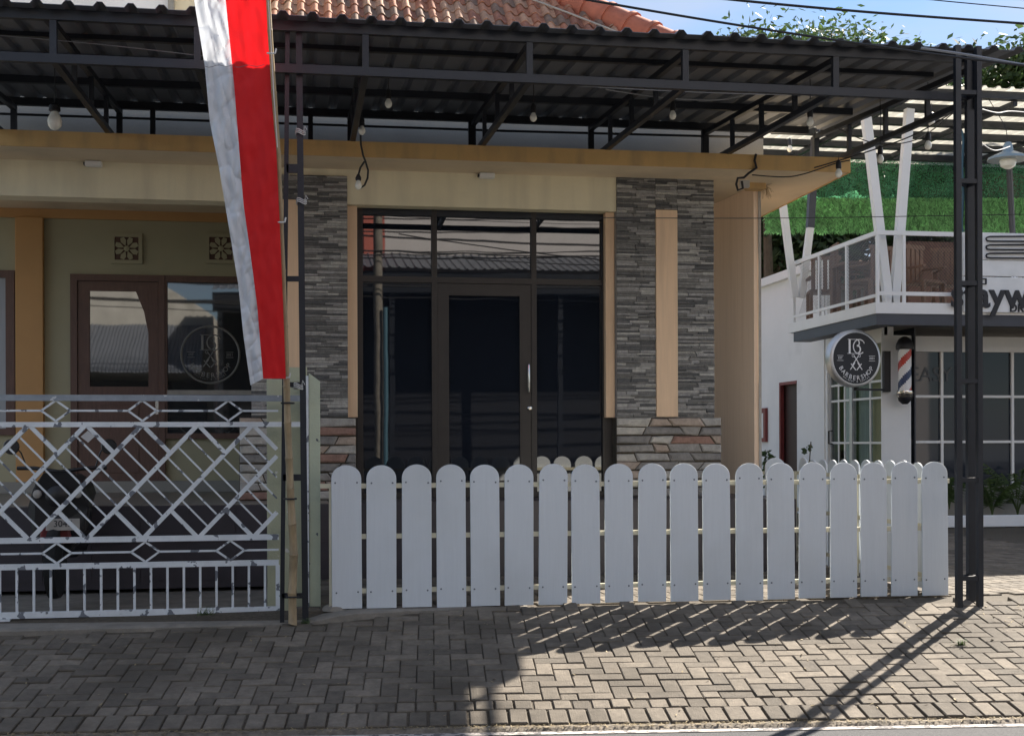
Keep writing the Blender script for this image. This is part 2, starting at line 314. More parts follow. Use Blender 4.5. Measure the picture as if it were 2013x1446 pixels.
def text(name, body, size, loc, mt, parent, ext=0.003, rotz=0, roty=0, align='CENTER', yaw=0, bold=0.0):
    c = bpy.data.curves.new(name, 'FONT'); c.body = body; c.size = size; c.extrude = ext; c.align_x = align; c.align_y = 'CENTER'
    c.materials.append(mt); c.resolution_u = 3; c.offset = bold
    tmp = bpy.data.objects.new(name, c); COL.objects.link(tmp); me = bpy.data.meshes.new_from_object(tmp); bpy.data.objects.remove(tmp)
    o = bpy.data.objects.new(name, me); COL.objects.link(o)
    o.matrix_local = Matrix.Translation(Vector(loc)-orig(parent)) @ Matrix.Rotation(yaw, 4, 'Z') @ Matrix.Rotation(R(90), 4, 'X') @ Matrix.Rotation(roty, 4, 'Z')
    if parent: o.parent = parent
    return o

# ================================================================== SETTING: ground
GX0, GX1 = -3.2, 7.6
road = MB().add([A(-60, -80), A(60, -80), A(60, 7.02), A(-60, 7.02)], [(0, 1, 2, 3)])
for v in road.v: v.z = -0.392
road.build('road', M['asphalt'], struct=True)
ln = MB().add([A(-30, 6.935), A(30, 6.935), A(30, 7.0), A(-30, 7.0)], [(0, 1, 2, 3)])
for v in ln.v: v.z = -0.388
ln.build('road_marking', M['linepaint'], struct=True)
# rough concrete gutter lip between the road and the pavers
g = MB(); n = 260; prev = None
rows = []
for i in range(n+1):
    a = -4.5 + 12*i/n; j = random.uniform(-0.012, 0.012); k = random.uniform(-0.006, 0.006)
    rows.append([A(a, 7.0+j) + Vector((0, 0, 0)), A(a, 7.04+j/2), A(a, 7.085), A(a, 7.12)])
    rows[-1][0].z = -0.40; rows[-1][1].z = -0.374+k; rows[-1][2].z = -0.374+k/2; rows[-1][3].z = -0.39
vs = [p for r in rows for p in r]; fs = []
for i in range(n):
    for j in range(3): fs.append((i*4+j, (i+1)*4+j, (i+1)*4+j+1, i*4+j+1))
g.add(vs, fs); g.build('kerb', M['gutter'], struct=True, smooth=True)
# dry litter in the gutter
lt = MB()
for i in range(2600):
    a = random.uniform(-2.6, 5.2); b = 7.055+random.gauss(0, 0.022); z = -0.372+random.uniform(0, 0.006)
    p = A(a, b); p.z = z; an = random.uniform(0, 6.28); l = random.uniform(0.006, 0.028); q = Vector((math.cos(an), math.sin(an), random.uniform(-.2, .3)))*l
    wv = Vector((-math.sin(an), math.cos(an), 0))*random.uniform(0.001, 0.003)
    lt.add([p-wv, p+wv, p+q+wv, p+q-wv], [(0, 1, 2, 3)])
lt.build('dry_litter', M['drygrass'], stuff=True)

# apron with herringbone pavers
apron = MB().add([A(-5, 7.09, -.012), A(9, 7.09, -.012), A(9, YP0, -.012), A(-5, YP0, -.012), A(-5, 16, -.012), A(9, 11, -.012), A(9, 45, -.012), A(-5, 45, -.012)],
    [(0, 1, 2, 3)])
apron = apron.build('apron', M['mortar'], struct=True)
fore = MB().add([Vector((.12, 9.36, -.0125)), A(60, YP0, -.0125), A(60, 70, -.0125), Vector((.12, 70, -.0125))], [(0, 1, 2, 3)]).build('forecourt', M['mortar'], struct=True)
MB().add([(-60, 9.5, -.085), (.13, 9.5, -.085), (.13, 70, -.085), (-60, 70, -.085)], [(0, 1, 2, 3)]).build('carport_floor', M['concrete'], struct=True)
sidegr = MB().add([A(9, 7.09, -.02), A(60, 7.09, -.02), A(60, YP0, -.02), A(9, YP0, -.02), A(-60, 7.09, -.02), A(-5, 7.09, -.02), A(-5, YP0, -.02), A(-60, YP0, -.02)], [(0, 1, 2, 3), (4, 5, 6, 7)]).build('verge', M['concrete'], struct=True)
U = 0.105
def paver_mesh(l, w_, seed):
    rr = random.Random(seed); b = MB(); g = 0.0028; h = 0.03; c = 0.005
    x, y = l/2-g, w_/2-g
    j = lambda: rr.uniform(-0.0018, 0.0018)
    vs = [(-x, -y, -h), (x, -y, -h), (x, y, -h), (-x, y, -h), (-x, -y, -c), (x, -y, -c), (x, y, -c), (-x, y, -c)]
    vs += [(-x+c+j(), -y+c+j(), 0), (x-c+j(), -y+c+j(), 0), (x-c+j(), y-c+j(), 0), (-x+c+j(), y-c+j(), 0)]
    b.add(vs, [(0, 1, 5, 4), (1, 2, 6, 5), (2, 3, 7, 6), (3, 0, 4, 7), (4, 5, 9, 8), (5, 6, 10, 9), (6, 7, 11, 10), (7, 4, 8, 11), (8, 9, 10, 11)])
    return b
PV = {}
def pv(l, w_):
    k = (round(l, 3), round(w_, 3))
    if k not in PV: PV[k] = [paver_mesh(l, w_, i+hash(k) % 99) for i in range(4)]
    return PV[k]
def lay(items, parent, keyfn, name='brick'):
    """items: (matrix, l, w). the 300 largest in view as parts, the rest one part"""
    items.sort(key=keyfn); rest = MB(); cache = {}
    for i, (mw, l, w_) in enumerate(items):
        src = pv(l, w_)[i % 4]
        if i < 300:
            k = (round(l, 3), round(w_, 3), i % 4)
            if k not in cache: cache[k] = src.mesh('brick', M['paver'])
            o = bpy.data.objects.new(name, cache[k]); COL.objects.link(o); o.parent = parent; o.matrix_local = mw
        else: rest.add([mw @ v for v in src.v], src.f)
    if rest.v: rest.build('paving_bricks', M['paver'], parent, stuff=True)
def visible(p):
    d = Vector(p)-Vector((0, 0, H)); zc = d.dot(fw)
    if zc < 1: return None
    u = d.dot(rt)/zc*F+CX; v = CY-d.z/zc*F
    return u, v
rot_ap = Matrix.Rotation(-AP, 4, 'Z'); tilt = Matrix.Rotation(math.atan(SLP), 4, 'X')
its = []
def put(a, b, ang, l, w_, lst):
    p = A(a, b, random.gauss(0, 0.0025)+.004*mn.noise(Vector((a*1.3, b*1.7, 0)))); uv = visible(p)
    if not uv or uv[0] < -60 or uv[0] > 2073 or uv[1] > 1500: return
    mw = Matrix.Translation(p) @ rot_ap @ (tilt if b < YP0 else Matrix.Identity(4)) @ Matrix.Rotation(ang+random.gauss(0, .008), 4, 'Z') @ Matrix.Rotation(random.gauss(0, .006), 4, 'X') @ Matrix.Rotation(random.gauss(0, .006), 4, 'Y')
    lst.append((mw, l, w_))
a = -3.0
while a < 6.2:                                               # soldier course at the road
    put(a, 7.197, 0, 0.112-random.uniform(0.002, .012), 0.212, its); put(a+.04, 7.377, 0, 0.106, 0.138, its); a += 0.112
B0 = 7.45
for ix in range(-34, 62):
    for iy in range(0, 22):
        d = (ix+iy) % 4
        if d == 0: a, b, an = (ix+1)*U, B0+(iy+.5)*U, 0
        elif d == 2: a, b, an = (ix+.5)*U, B0+(iy+1)*U, R(90)
        else: continue
        if d == 0 and iy == 0 and False: continue
        q = A(a, b)
        if q.y > (9.30 if q.x > .95 else 9.03+max(0, min(.19, .25*(q.x-.1)))) or b > YP0+.02: continue
        if q.x > 5.4 and b > YP0: continue
        put(a, b, an, 2*U, U, its)
for ix in range(-34, 62):                                    # half bricks that close the first row
    if (ix+0) % 4 == 3: put((ix+.5)*U, B0+.5*U, 0, U, U, its)
lay(its, apron, lambda t: t[0].translation.dot(fw))
# terrace and cafe forecourt
its = []
for ix in range(-10, 78):
    for iy in range(0, 62):
        d = (ix+iy) % 4
        if d == 0: x, y, an = (ix+1)*U, 9.30+(iy+.5)*U, 0
        elif d == 2: x, y, an = (ix+.5)*U, 9.30+(iy+1)*U, R(90)
        else: continue
        if x < 4.9 and y > 11.38: continue
        bq = x*SA+y*CA
        if bq < YP0-0.03 and y > 9.4: pass
        uv = visible((x, y, 0))
        if not uv or uv[0] > 2060 or uv[0] < 600: continue
        z = min(0, -SLP*(YP0-bq))
        its.append((Matrix.Translation((x, y, z+random.uniform(-.002, .002))) @ Matrix.Rotation(an+random.gauss(0, .008), 4, 'Z') @ Matrix.Rotation(random.gauss(0, .006), 4, 'X'), 2*U, U))
lay(its, fore, lambda t: (0 if t[0].translation.x > 4.95 else 5)+t[0].translation.dot(fw))
# concrete sill under the gate and the first part of the fence
s = MB(); seg = 40
rows = []
for i in range(seg+1):
    X = -3.4 + 5.0*i/seg; j = random.uniform(-.012, .012); yb = 9.03+j + (0.0 if X < .1 else min(.19, 0.25*(X-.1))); zl = -0.05 if X < 0 else max(-.05, min(0.004, -.05+.2*X)-.008*max(0, X-.3))
    rows.append([Vector((X, yb, -0.25)), Vector((X, yb, zl-.012)), Vector((X, yb+.03, zl)), Vector((X, 9.75 if X < .15 else 9.42, zl)), Vector((X, 9.76 if X < .15 else 9.43, -.05))])
vs = [p for r in rows for p in r]; fs = [(i*5+j, (i+1)*5+j, (i+1)*5+j+1, i*5+j+1) for i in range(seg) for j in range(4)]
s.add(vs, fs); s.build('sill', M['concrete'], struct=True)
# small dry leaves and grit on the pavers
b = MB()
for i in range(420):
    a, bb = random.uniform(-2.6, 5.6), random.uniform(7.15, 9.3); 
    if i % 3 == 0: a, bb = random.uniform(3.9, 5.6), random.uniform(8.6, 9.25)
    p = A(a, bb, .006); an = random.uniform(0, 6.28); l = random.uniform(.006, .022); d_ = Vector((math.cos(an), math.sin(an), random.uniform(.0, .4)))*l; w_ = Vector((-math.sin(an), math.cos(an), random.uniform(0, .3)))*l*random.uniform(.15, .45)
    b.add([p-d_, p-w_, p+d_, p+w_], [(0, 1, 2, 3)])
b.build('fallen_leaves', M['drygrass'], stuff=True)
# tufts of weeds
for i, (x, y, n, sc, lb) in enumerate([(405, 1212, 46, .055, 'small green weed growing at the foot of the white metal gate'), (600, 1233, 30, .03, 'tiny weed at the foot of the black post beside the bamboo'), (1890, 1228, 40, .03, 'flat weed in the sunlit pavers in front of the right black post')]):
    r = ray(x, y); t = (-.03-H)/r.z; p = Vector((r.x*t, r.y*t, 0)); bb = p.x*SA+p.y*CA; p.z = min(0.0, -SLP*(YP0-bb)) if x > 600 else -.005
    if x < 600: p.y = 9.2
    b = MB()
    for k in range(n):
        an = random.uniform(0, 6.28); l = random.uniform(.4, 1)*sc; h = random.uniform(.2, 1.3)*sc; q = p+Vector((random.gauss(0, sc*.5), random.gauss(0, sc*.2), 0))
        e = q+Vector((math.cos(an)*l, math.sin(an)*l, h)); wv = Vector((-math.sin(an), math.cos(an), 0))*.004
        b.add([q-wv, q+wv, e], [(0, 1, 2)]); b.add([e-wv*2, e+wv*2, e+Vector((math.cos(an), math.sin(an), .1))*.014], [(0, 1, 2)])
    tag(b.build('weed', M['grass']), lb, 'weed')

# ================================================================== HOUSE
YF = 12.0; FL = 0.66
house = thing('house', 'single storey cream and orange shop house with stone clad columns behind the white picket fence', 'house', (2.0, 12.0, 0))
def hb(name, mt, *bx, **k): 
    b = MB()
    for q in bx: b.box(*q)
    return b.build(name, mt, house, **k)
XL = -4.2
hb('plinth', M['dark_tile'], (XL, 4.5, 11.4, 16, -.05, FL))
# plinth riser tiles
for i in range(22):
    x = XL+.4*i
    if x+.4 > 4.52: break
    for k in range(2): hb('riser_tile', M['dark_tile'], (x+.003, x+.397, 11.392, 11.4, .02+k*.32, .02+k*.32+.315))
for i in range(22):
    x = XL+.4*i
    if x+.4 > 4.52: break
    for k in range(8):
        if x > .4 and k > 2: continue
        hb('floor_tile', M['floor_tile'] if x < .1 else M['dark_tile'], (x+.003, x+.397, 11.40+.4*k, 11.796+.4*k, FL, FL+.008))
# slab with orange fascia
hb('roof_slab', M['soffit'], (XL, 5.054, 11.45, 17, 3.722, 3.845))
hb('fascia', M['orange'], (XL, 5.060, 11.436, 11.45, 3.715, 3.852))
hb('fascia', M['orange'], (5.054, 5.066, 11.45, 17, 3.715, 3.85))
# beam
hb('beam', M['cream_wall'], (XL, 3.905, 12.012, 12.25, 3.40, 3.722))
# wall above the slab
xr1 = P(1500, 280, 12.6).x
hb('upper_wall', M['grey_wall'], (XL, xr1, 12.6, 12.75, 3.845, 4.95))
hb('side_wall', M['cream_wall'], (4.30, 4.42, 13.36, 18, FL, 3.722))
# columns
def clad(col, x0, x1, z0, z1, yf):
    lst = []
    z = z0
    while z < z1-.006:
        h = min(random.choice([.015, .018, .021, .024, .030]), z1-z); x = x0
        while x < x1-.004:
            l = random.uniform(.08, .24)
            if x1-(x+l) < .05: l = x1-x
            lst.append((x, x+l, z, z+h)); x += l
        z += h
    return lst
def col_build(xa, xb, panel, zt, name, skipl=0):
    c = thing(name, 'grey stone clad porch column with a peach strip, ' + ('right of the dark glass door' if xa > 1 else 'left of the dark glass door, behind the flag pole'), 'column', ((xa+xb)/2, YF, FL), 'stone clad porch columns')
    core = MB().box(xa, xb, YF+.012, YF+.36, FL+.76, zt); core.build('core', M['ledge'], c)
    pieces = clad(c, xa, panel[0], FL+.775, zt-.005, YF) + clad(c, panel[1], xb, FL+.775, zt-.005, YF)
    top = [q for q in clad(c, panel[0], panel[1], panel[2]+.004, zt-.005, YF)]; pieces += top
    random.shuffle(pieces); rest = MB()
    for i, (x0, x1, z0, z1) in enumerate(pieces):
        d = random.choice([0, .004, .008, .012, .018]); b = MB(); g = .0015
        b.box(x0+g, x1-g, YF-d, YF+.012, z0+g, z1-g)
        if i < 290:
            o = b.build('stone', M['ledge'], c)
        else: rest.add(b.v, b.f)
    if rest.v: rest.build('small_stones', M['ledge'], c, stuff=True)
    MB().box(panel[0]+.002, panel[1]-.002, YF-.022, YF+.011, FL+.775, panel[2]).build('strip', M['peach'], c, bevel=.003)
    return c
xa, xb = P(493, 600, YF).x, P(683, 600, YF).x
cl = col_build(xa, xb, (P(553, 600, YF).x, P(597, 600, YF).x, P(575, 393, YF).z), 3.66, 'stone_column')
xa2, xb2 = P(1212, 600, YF).x, P(1403, 600, YF).x
cr_ = col_build(xa2, xb2, (P(1288, 600, YF).x, P(1331, 600, YF).x, 3.42), 3.735, 'stone_column')
# mortar smear on top of the right column
b = MB(); xs = xa2
while xs < xb2: 
    l = random.uniform(.05, .2); b.box(xs, min(xs+l, xb2), YF-.01, YF+.01, 3.722-random.uniform(.0, .022), 3.74); xs += l
# rubble bases
def rubble(name, x0, x1, z0, z1, lab, y=YF):
    t = thing(name, lab, 'stone base', ((x0+x1)/2, y, z0), 'rubble stone column bases')
    MB().box(x0, x1, y-.0, y+.40, z0, z1).build('core', M['mortar'], t)
    z = z1; row = 0
    while z > z0+.02:
        h = .084; zb = max(z-h, z0+.003); x = x0; sl = 0; pat = [.17, .36, .27, .33] if row % 2 else [.30, .22, .38, .2]; k = random.randint(0, 3)
        while x < x1-.01:
            l = pat[k % 4]*random.uniform(.85, 1.15); k += 1
            if x1-(x+l) < .07: l = x1-x; ns = 0
            else: ns = random.choice([-.06, .055, .03, -.035])
            d = random.uniform(.018, .045); g = .005; j = lambda: random.uniform(-.004, .004)
            bl, tl, br, tr_ = x+g+(sl if sl > 0 else 0), x+g+(-sl if sl < 0 else 0), x+l-g+(ns if ns > 0 else 0), x+l-g+(-ns if ns < 0 else 0)
            br = min(br, x1); tr_ = min(tr_, x1)
            jz = lambda: random.uniform(-.007, .007)
            o0 = [(bl, y, zb+g+jz()), (br, y, zb+g+jz()), (tr_, y, z-g+jz()), (tl, y, z-g+jz())]
            mx_, mz_ = (bl+br+tl+tr_)/4, (zb+z)/2; s_ = .86
            o1 = [(mx_+(p[0]-mx_)*s_+j(), y-d+j(), mz_+(p[2]-mz_)*(s_-.2)+j()) for p in o0]
            b = MB().add(o0+[(p[0], y-d*.6, p[2]) for p in o0]+o1, [(0, 1, 5, 4), (1, 2, 6, 5), (2, 3, 7, 6), (3, 0, 4, 7), (4, 5, 9, 8), (5, 6, 10, 9), (6, 7, 11, 10), (7, 4, 8, 11), (8, 9, 10, 11)])
            b.build('stone', M['rubble'], t); sl = ns; x += l
        z -= h; row += 1
rubble('column_base', P(470, 900, YF).x, P(700, 900, YF).x, FL, FL+.765, 'uneven grey and brown rubble stone base left of the glass door')
rubble('column_base', P(1211, 900, YF).x, P(1417, 900, YF).x, FL, FL+.765, 'rubble stone base with reddish stones, right of the glass door')
# peach side pilasters of the door recess
YD = 12.2
for x0, x1 in ((682, 702), (1190, 1209)):
    a, b_ = P(x0, 600, 12.07).x, P(x1, 600, 12.07).x
    hb('pilaster', M['peach'], (max(a, .382), min(b_, 2.939), 12.07, 12.155, FL+.77, 3.398), bevel=.004)
hb('recess_wall', M['bronze'], (P(682, 900, 12.16).x, P(700, 900, 12.16).x, 12.157, 12.3, FL, 3.397), (P(1192, 900, 12.16).x, 2.938, 12.157, 12.3, FL, 3.397))
hb('recess_ceiling', M['soffit'], (.3, 3.1, 12.25, 12.9, 3.48, 3.7))
# peach wing wall (thin, side on)
wa = Vector((4.33, 13.36, 0)); wb_ = Vector((4.432, 12.2, 0)); nn = (wb_-wa).cross(Vector((0, 0, 1))).normalized()*.05
b = MB().add([wa+Vector((0, 0, FL)), wb_+Vector((0, 0, FL)), wb_-nn*-1+Vector((0, 0, FL)), wa+nn+Vector((0, 0, FL))]+[wa+Vector((0, 0, 3.72)), wb_+Vector((0, 0, 3.72)), wb_+nn+Vector((0, 0, 3.72)), wa+nn+Vector((0, 0, 3.72))],
    [(0, 1, 2, 3), (4, 5, 6, 7), (0, 1, 5, 4), (1, 2, 6, 5), (2, 3, 7, 6), (3, 0, 4, 7)])
b.build('wing_wall', mat('wing_peach', (0.92, 0.69, 0.50), 0.65, 0.06, 6, 0.12, 20, stretch=(9, 9, 0.3), dirt=(0.84, 0.61, 0.42), dscale=3.0, dpos=0.5, dstretch=(6, 6, .25)), house)
MB().bar(wa+Vector((-.01, 0, 3.70)), wb_+Vector((-.01, 0, 3.70)), .02, .02).build('trim', M['bronze'], house)
q = wb_+nn*.5
MB().box(wb_.x-.004, wb_.x+.022, wb_.y-.014, wb_.y-.003, FL, 3.718).build('edge_strip', M['caulk'], house)

# --- glass shop front
sf = thing('shop_front', 'dark glass shop front with a bronze framed door between the two stone columns', 'glass front', (P(950, 900, YD).x, YD, FL))
def sbx(x0, x1, y0, y1, d0=0., d1=.06):
    p, q = P(x0, y1, YD), P(x1, y0, YD); return (p.x, q.x, YD+d0, YD+d1, p.z, q.z)
bx0, bx1 = P(700, 600, YD).x, P(1194, 600, YD).x; zt = 3.397; zm = P(950, 553, YD).z
zl = FL+.01
x1_, x2_ = P(853, 600, YD).x, P(1048, 600, YD).x
fr = MB()
for xx, ww in ((bx0+.03, .06), (x1_, .05), (x2_, .05), (bx1-.03, .06)): fr.box(xx-ww/2, xx+ww/2, YD-.04, YD+.06, zl, zt)
fr.build('frame', M['bronze'], sf)
for a, b_ in ((bx0+.06, x1_-.025), (x1_+.025, x2_-.025), (x2_+.025, bx1-.06)):
    MB().box(a, b_, YD-.035, YD+.05, zm-.025, zm+.03).build('transom', M['bronze'], sf)
    MB().box(a, b_, YD-.035, YD+.05, zt-.06, zt).build('head', M['black_steel'], sf)
    MB().box(a, b_, YD+.0, YD+.008, zm+.03, zt-.06).build('pane', M['glass_dark'], sf)
for a, b_ in ((bx0+.06, x1_-.025), (x2_+.025, bx1-.06)):
    MB().box(a, b_, YD+.0, YD+.008, zl+.05, zm-.025).build('pane', M['glass_dark'], sf)
    MB().box(a, b_, YD-.03, YD+.05, zl, zl+.05).build('bottom_rail', M['bronze'], sf)
dx0, dx1 = x1_+.027, x2_-.027
d = MB(); d.box(dx0, dx0+.11, YD-.03, YD+.02, zl, zm-.03); d.box(dx1-.11, dx1, YD-.03, YD+.02, zl, zm-.03); d.box(dx0+.11, dx1-.11, YD-.03, YD+.02, zm-.14, zm-.03); d.box(dx0+.11, dx1-.11, YD-.03, YD+.02, zl, zl+.16)
door = d.build('door', M['bronze'], sf)
MB().box(dx0+.11, dx1-.11, YD-.006, YD, zl+.16, zm-.14).build('pane', M['glass_dark'], door)
hx = P(1039, 700, YD-.08); h0 = P(1039, 715, YD-.08).z; h1 = P(1039, 771, YD-.08).z
MB().tube([(hx.x, YD-.03, h0), (hx.x, YD-.075, h0-.01), (hx.x, YD-.085, h0-.05), (hx.x, YD-.085, h1+.05), (hx.x, YD-.075, h1+.01), (hx.x, YD-.03, h1)], .011, 8).build('handle', M['chrome'], door, smooth=True)
k = P(1041, 802, YD-.04); MB().lathe((k.x, YD-.03, k.z), [(.022, 0), (.022, .012), (.012, .018)], 12, (0, -1, 0)).build('lock', M['chrome'], door, smooth=True)
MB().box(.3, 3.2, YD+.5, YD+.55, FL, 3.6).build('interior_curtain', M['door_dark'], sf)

# --- left part: recessed wall with wooden door and window
YW = 14.5
hb('recess_back_wall', M['olive_wall'], (XL, .6, YW, YW+.15, FL, 3.722))
zo = P(200, 432, YW).z
hb('ring_beam', M['ochre'], (XL, .6, YW-.03, YW-.002, zo-.0, P(200, 398, YW).z))
hb('orange_pilaster', M['ochre'], (P(33, 600, YW).x, P(87, 600, YW).x, YW-.09, YW-.001, FL+.13, zo-.003), bevel=.004)
hb('skirting', M['grey_wall'], (XL, .6, YW-.12, YW-.0015, FL+.01, FL+.13))
hb('recess_side_wall', M['olive_wall'], (.38, .5, 12.67, YW, FL, 3.722))
dr = thing('wooden_door', 'brown wooden porch door with an arched glass pane, left of the round window emblem', 'door', (P(230, 900, YW).x, YW, FL))
a, b_ = P(140, 700, YW).x, P(325, 700, YW).x; zt_ = P(230, 541, YW).z; zb_ = FL+.02; f_ = .07
MB().box(a, a+f_, YW-.07, YW+.02, zb_, zt_).box(b_-f_, b_, YW-.07, YW+.02, zb_, zt_).box(a+f_, b_-f_, YW-.07, YW+.02, zt_-f_, zt_).build('frame', M['wood'], dr)
la, lb_ = a+f_+.004, b_-f_-.004; ga, gb = P(177, 600, YW).x, P(292, 600, YW).x; gt, gb2 = P(230, 573, YW).z, P(230, 760, YW).z
lf = MB().box(la, ga, YW-.05, YW-.01, zb_, zt_-f_-.004).box(gb, lb_, YW-.05, YW-.01, zb_, zt_-f_-.004).box(ga, gb, YW-.05, YW-.01, gt, zt_-f_-.004).box(ga, gb, YW-.05, YW-.01, zb_, gb2).build('leaf', M['wood'], dr)
MB().box(ga+.1, gb-.1, YW-.058, YW-.05, zb_+.2, gb2-.2).build('panel', M['wood'], lf, bevel=.006)
MB().add([(ga, YW-.052, gt), (gb, YW-.052, gt), (gb, YW-.052, gt-.45), (gb-.045, YW-.052, gt-.22), (gb-.13, YW-.052, gt)], [(1, 2, 3, 4)]).build('arch_trim', M['wood'], lf)
MB().box(ga, gb, YW-.03, YW-.024, gb2, gt).build('pane', M['glass_left'], lf)
k = P(310, 800, YW); MB().box(k.x-.02, k.x+.02, YW-.06, YW-.05, k.z-.08, k.z+.08).build('lock', M['chrome'], lf)
wn = thing('porch_window', 'wide brown framed porch window carrying a round barbershop emblem', 'window', (P(420, 900, YW).x, YW, 1.2))
a = b_+.003; b2 = .36; zb_ = P(420, 862, YW).z
MB().box(a, a+.02, YW-.06, YW+.02, zb_, zt_).box(b2-.07, b2, YW-.06, YW+.02, zb_, zt_).box(a+.02, b2-.07, YW-.06, YW+.02, zt_-.07, zt_).box(a+.02, b2-.07, YW-.06, YW+.02, zb_, zb_+.06).build('frame', M['wood'], wn)
MB().box(a+.02, b2-.07, YW-.06, YW-.03, P(420, 776, YW).z, P(420, 767, YW).z).build('sill', M['caulk'], wn)
gl = MB().box(a+.02, b2-.07, YW-.02, YW-.014, zb_+.06, zt_-.07).build('pane', M['glass_left'], wn)
def emblem(parent, c, r, yy, mt, disc=True, yaw=0):
    """round barber emblem, letters and crossed tools in the plane y=yy"""
    def q(dx, dz, dy=0):
        v = Vector((dx*math.cos(yaw)-dy*math.sin(yaw), dx*math.sin(yaw)+dy*math.cos(yaw), dz)); return Vector((c[0], yy, c[1]))+v
    out = []
    # monogram B and C, serif strokes
    g = MB()
    def stroke(pts, wd):
        for i in range(len(pts)-1):
            g.bar(q(*pts[i]), q(*pts[i+1]), .003, wd[i] if isinstance(wd, list) else wd, upv=(0, 0, 1)) if abs(pts[i+1][0]-pts[i][0]) > abs(pts[i+1][1]-pts[i][1]) else g.bar(q(*pts[i]), q(*pts[i+1]), wd[i] if isinstance(wd, list) else wd, .003, upv=(0, 1, 0))
    stroke([(-.30*r, .76*r), (-.30*r, .20*r)], .085*r)
    stroke([(-.38*r, .76*r), (.0*r, .76*r)], .02*r); stroke([(-.40*r, .19*r), (.05*r, .19*r)], .02*r)
    arc = lambda cx, cz, ra, rb, a0, a1, n: [(cx+ra*math.cos(R(a0+(a1-a0)*i/n)), cz+rb*math.sin(R(a0+(a1-a0)*i/n))) for i in range(n+1)]
    stroke(arc(.02*r, .62*r, .12*r, .14*r, 100, -80, 8), .05*r); stroke(arc(.03*r, .36*r, .16*r, .16*r, 90, -100, 8), .06*r)
    stroke(arc(.14*r, .47*r, .27*r, .29*r, 50, 310, 18), .045*r)
    stroke([(.33*r, .69*r), (.37*r, .60*r)], .03*r)
    g.build('monogram', mt, parent)
    # crossed scissors and razors
    g = MB()
    for s in (-1, 1):
        g.bar(q(s*.10*r, .10*r), q(-s*.16*r, -.26*r), .035*r, .003, upv=(0, 1, 0))
        g.bar(q(-s*.24*r, -.22*r), q(-s*.02*r, -.48*r), .04*r, .003, upv=(0, 1, 0))
        g.bar(q(s*.06*r, -.18*r), q(s*.27*r, -.46*r), .035*r, .003, upv=(0, 1, 0))
        cc = q(s*.14*r, .10*r)
        g.tube([cc+Vector((math.cos(a)*.05*r, 0, math.sin(a)*.05*r)) for a in [i*math.pi/6 for i in range(13)]], .012*r, 5)
    g.build('crossed_tools', mt, parent)
    word = 'BARBERSHOP'
    for i, ch in enumerate(word):
        an = R(-90 + (i-4.5)*13.2); rr = .80*r
        p = q(rr*math.cos(an), rr*math.sin(an)); text('letter', ch, .26*r, p, mt, parent, .001, roty=an+R(90), yaw=yaw)
    w2 = 'HAIRCUT & SHAVES'
    for i, ch in enumerate(w2):
        an = R(-90 + (i-7.5)*5.0); p = q(.945*r*math.cos(an), .945*r*math.sin(an))
        if ch != ' ': text('letter', ch, .085*r, p, mt, parent, .001, roty=an+R(90), yaw=yaw)
    for s, wd in ((-1, 'EST'), (1, '2021')):
        text('letter', wd, .13*r, q(s*.72*r, 0), mt, parent, .001, yaw=yaw)
        for dz in (.10, -.10): MB().bar(q(s*.72*r-.14*r, dz*r), q(s*.72*r+.14*r, dz*r), .003, .015*r).build('rule', mt, parent)
cc = P(413, 697, YW-.03); rr = 56/F*(YW/1.03)
emblem(gl, (cc.x, cc.z), rr*.92, YW-.024, M['sticker'])
MB().tube([(cc.x+rr*math.cos(i*math.pi/24), YW-.022, cc.z+rr*math.sin(i*math.pi/24)) for i in range(49)], .011, 4).build('ring', M['sticker'], gl)
w2 = thing('porch_window', 'narrow curtained window at the far left, cut by the picture edge', 'window', (P(0, 900, YW).x, YW, 1.2))
a, b_ = P(-60, 700, YW).x, P(30, 700, YW).x; z0_, z1_ = P(10, 855, YW).z, P(10, 532, YW).z
MB().box(a, a+.08, YW-.05, YW-.002, z0_, z1_).box(b_-.09, b_, YW-.05, YW-.002, z0_, z1_).box(a+.08, b_-.09, YW-.05, YW-.002, z1_-.08, z1_).box(a+.08, b_-.09, YW-.05, YW-.002, z0_, z0_+.07).build('frame', M['wood'], w2)
MB().box(a+.08, b_-.09, YW-.02, YW-.004, z0_+.07, z1_-.08).build('curtain', M['curtain'], w2)
# ventilation blocks
for (x, y, lb) in ((249, 489, 'square flower cut vent block above the wooden door'), (434, 489, 'square flower cut vent block partly hidden behind the flag')):
    c = P(x, y, YW); s_ = .145
    v = thing('vent_block', lb, 'vent', (c.x, YW, c.z-s_), 'flower vent blocks')
    MB().box(c.x-s_, c.x+s_, YW-.012, YW-.002, c.z-s_, c.z+s_).build('recess', M['wood'], v)
    fr = MB()
    for q in ((-s_-.02, s_+.02, s_-.02, s_+.02), (-s_-.02, s_+.02, -s_-.02, -s_+.02), (-s_-.02, -s_+.02, -s_+.02, s_-.02), (s_-.02, s_+.02, -s_+.02, s_-.02)): fr.box(c.x+q[0], c.x+q[1], YW-.03, YW-.003, c.z+q[2], c.z+q[3])
    fr.build('frame', M['olive_wall'], v)
    for i in range(8):
        an = i*math.pi/4+math.pi/8; dd = Vector((math.cos(an), 0, math.sin(an))); pp = Vector((-dd.z, 0, dd.x)); c0 = Vector((c.x, YW-.028, c.z))
        MB().prism([c0+dd*.03, c0+dd*.085+pp*.030, c0+dd*.125+pp*.02, c0+dd*.125-pp*.02, c0+dd*.085-pp*.030], (0, .012, 0)).build('petal', M['olive_wall'], v)
    MB().lathe((c.x, YW-.016, c.z), [(.032, 0), (.03, .012), (.01, .02)], 12, (0, -1, 0)).build('boss', M['olive_wall'], v, smooth=True)
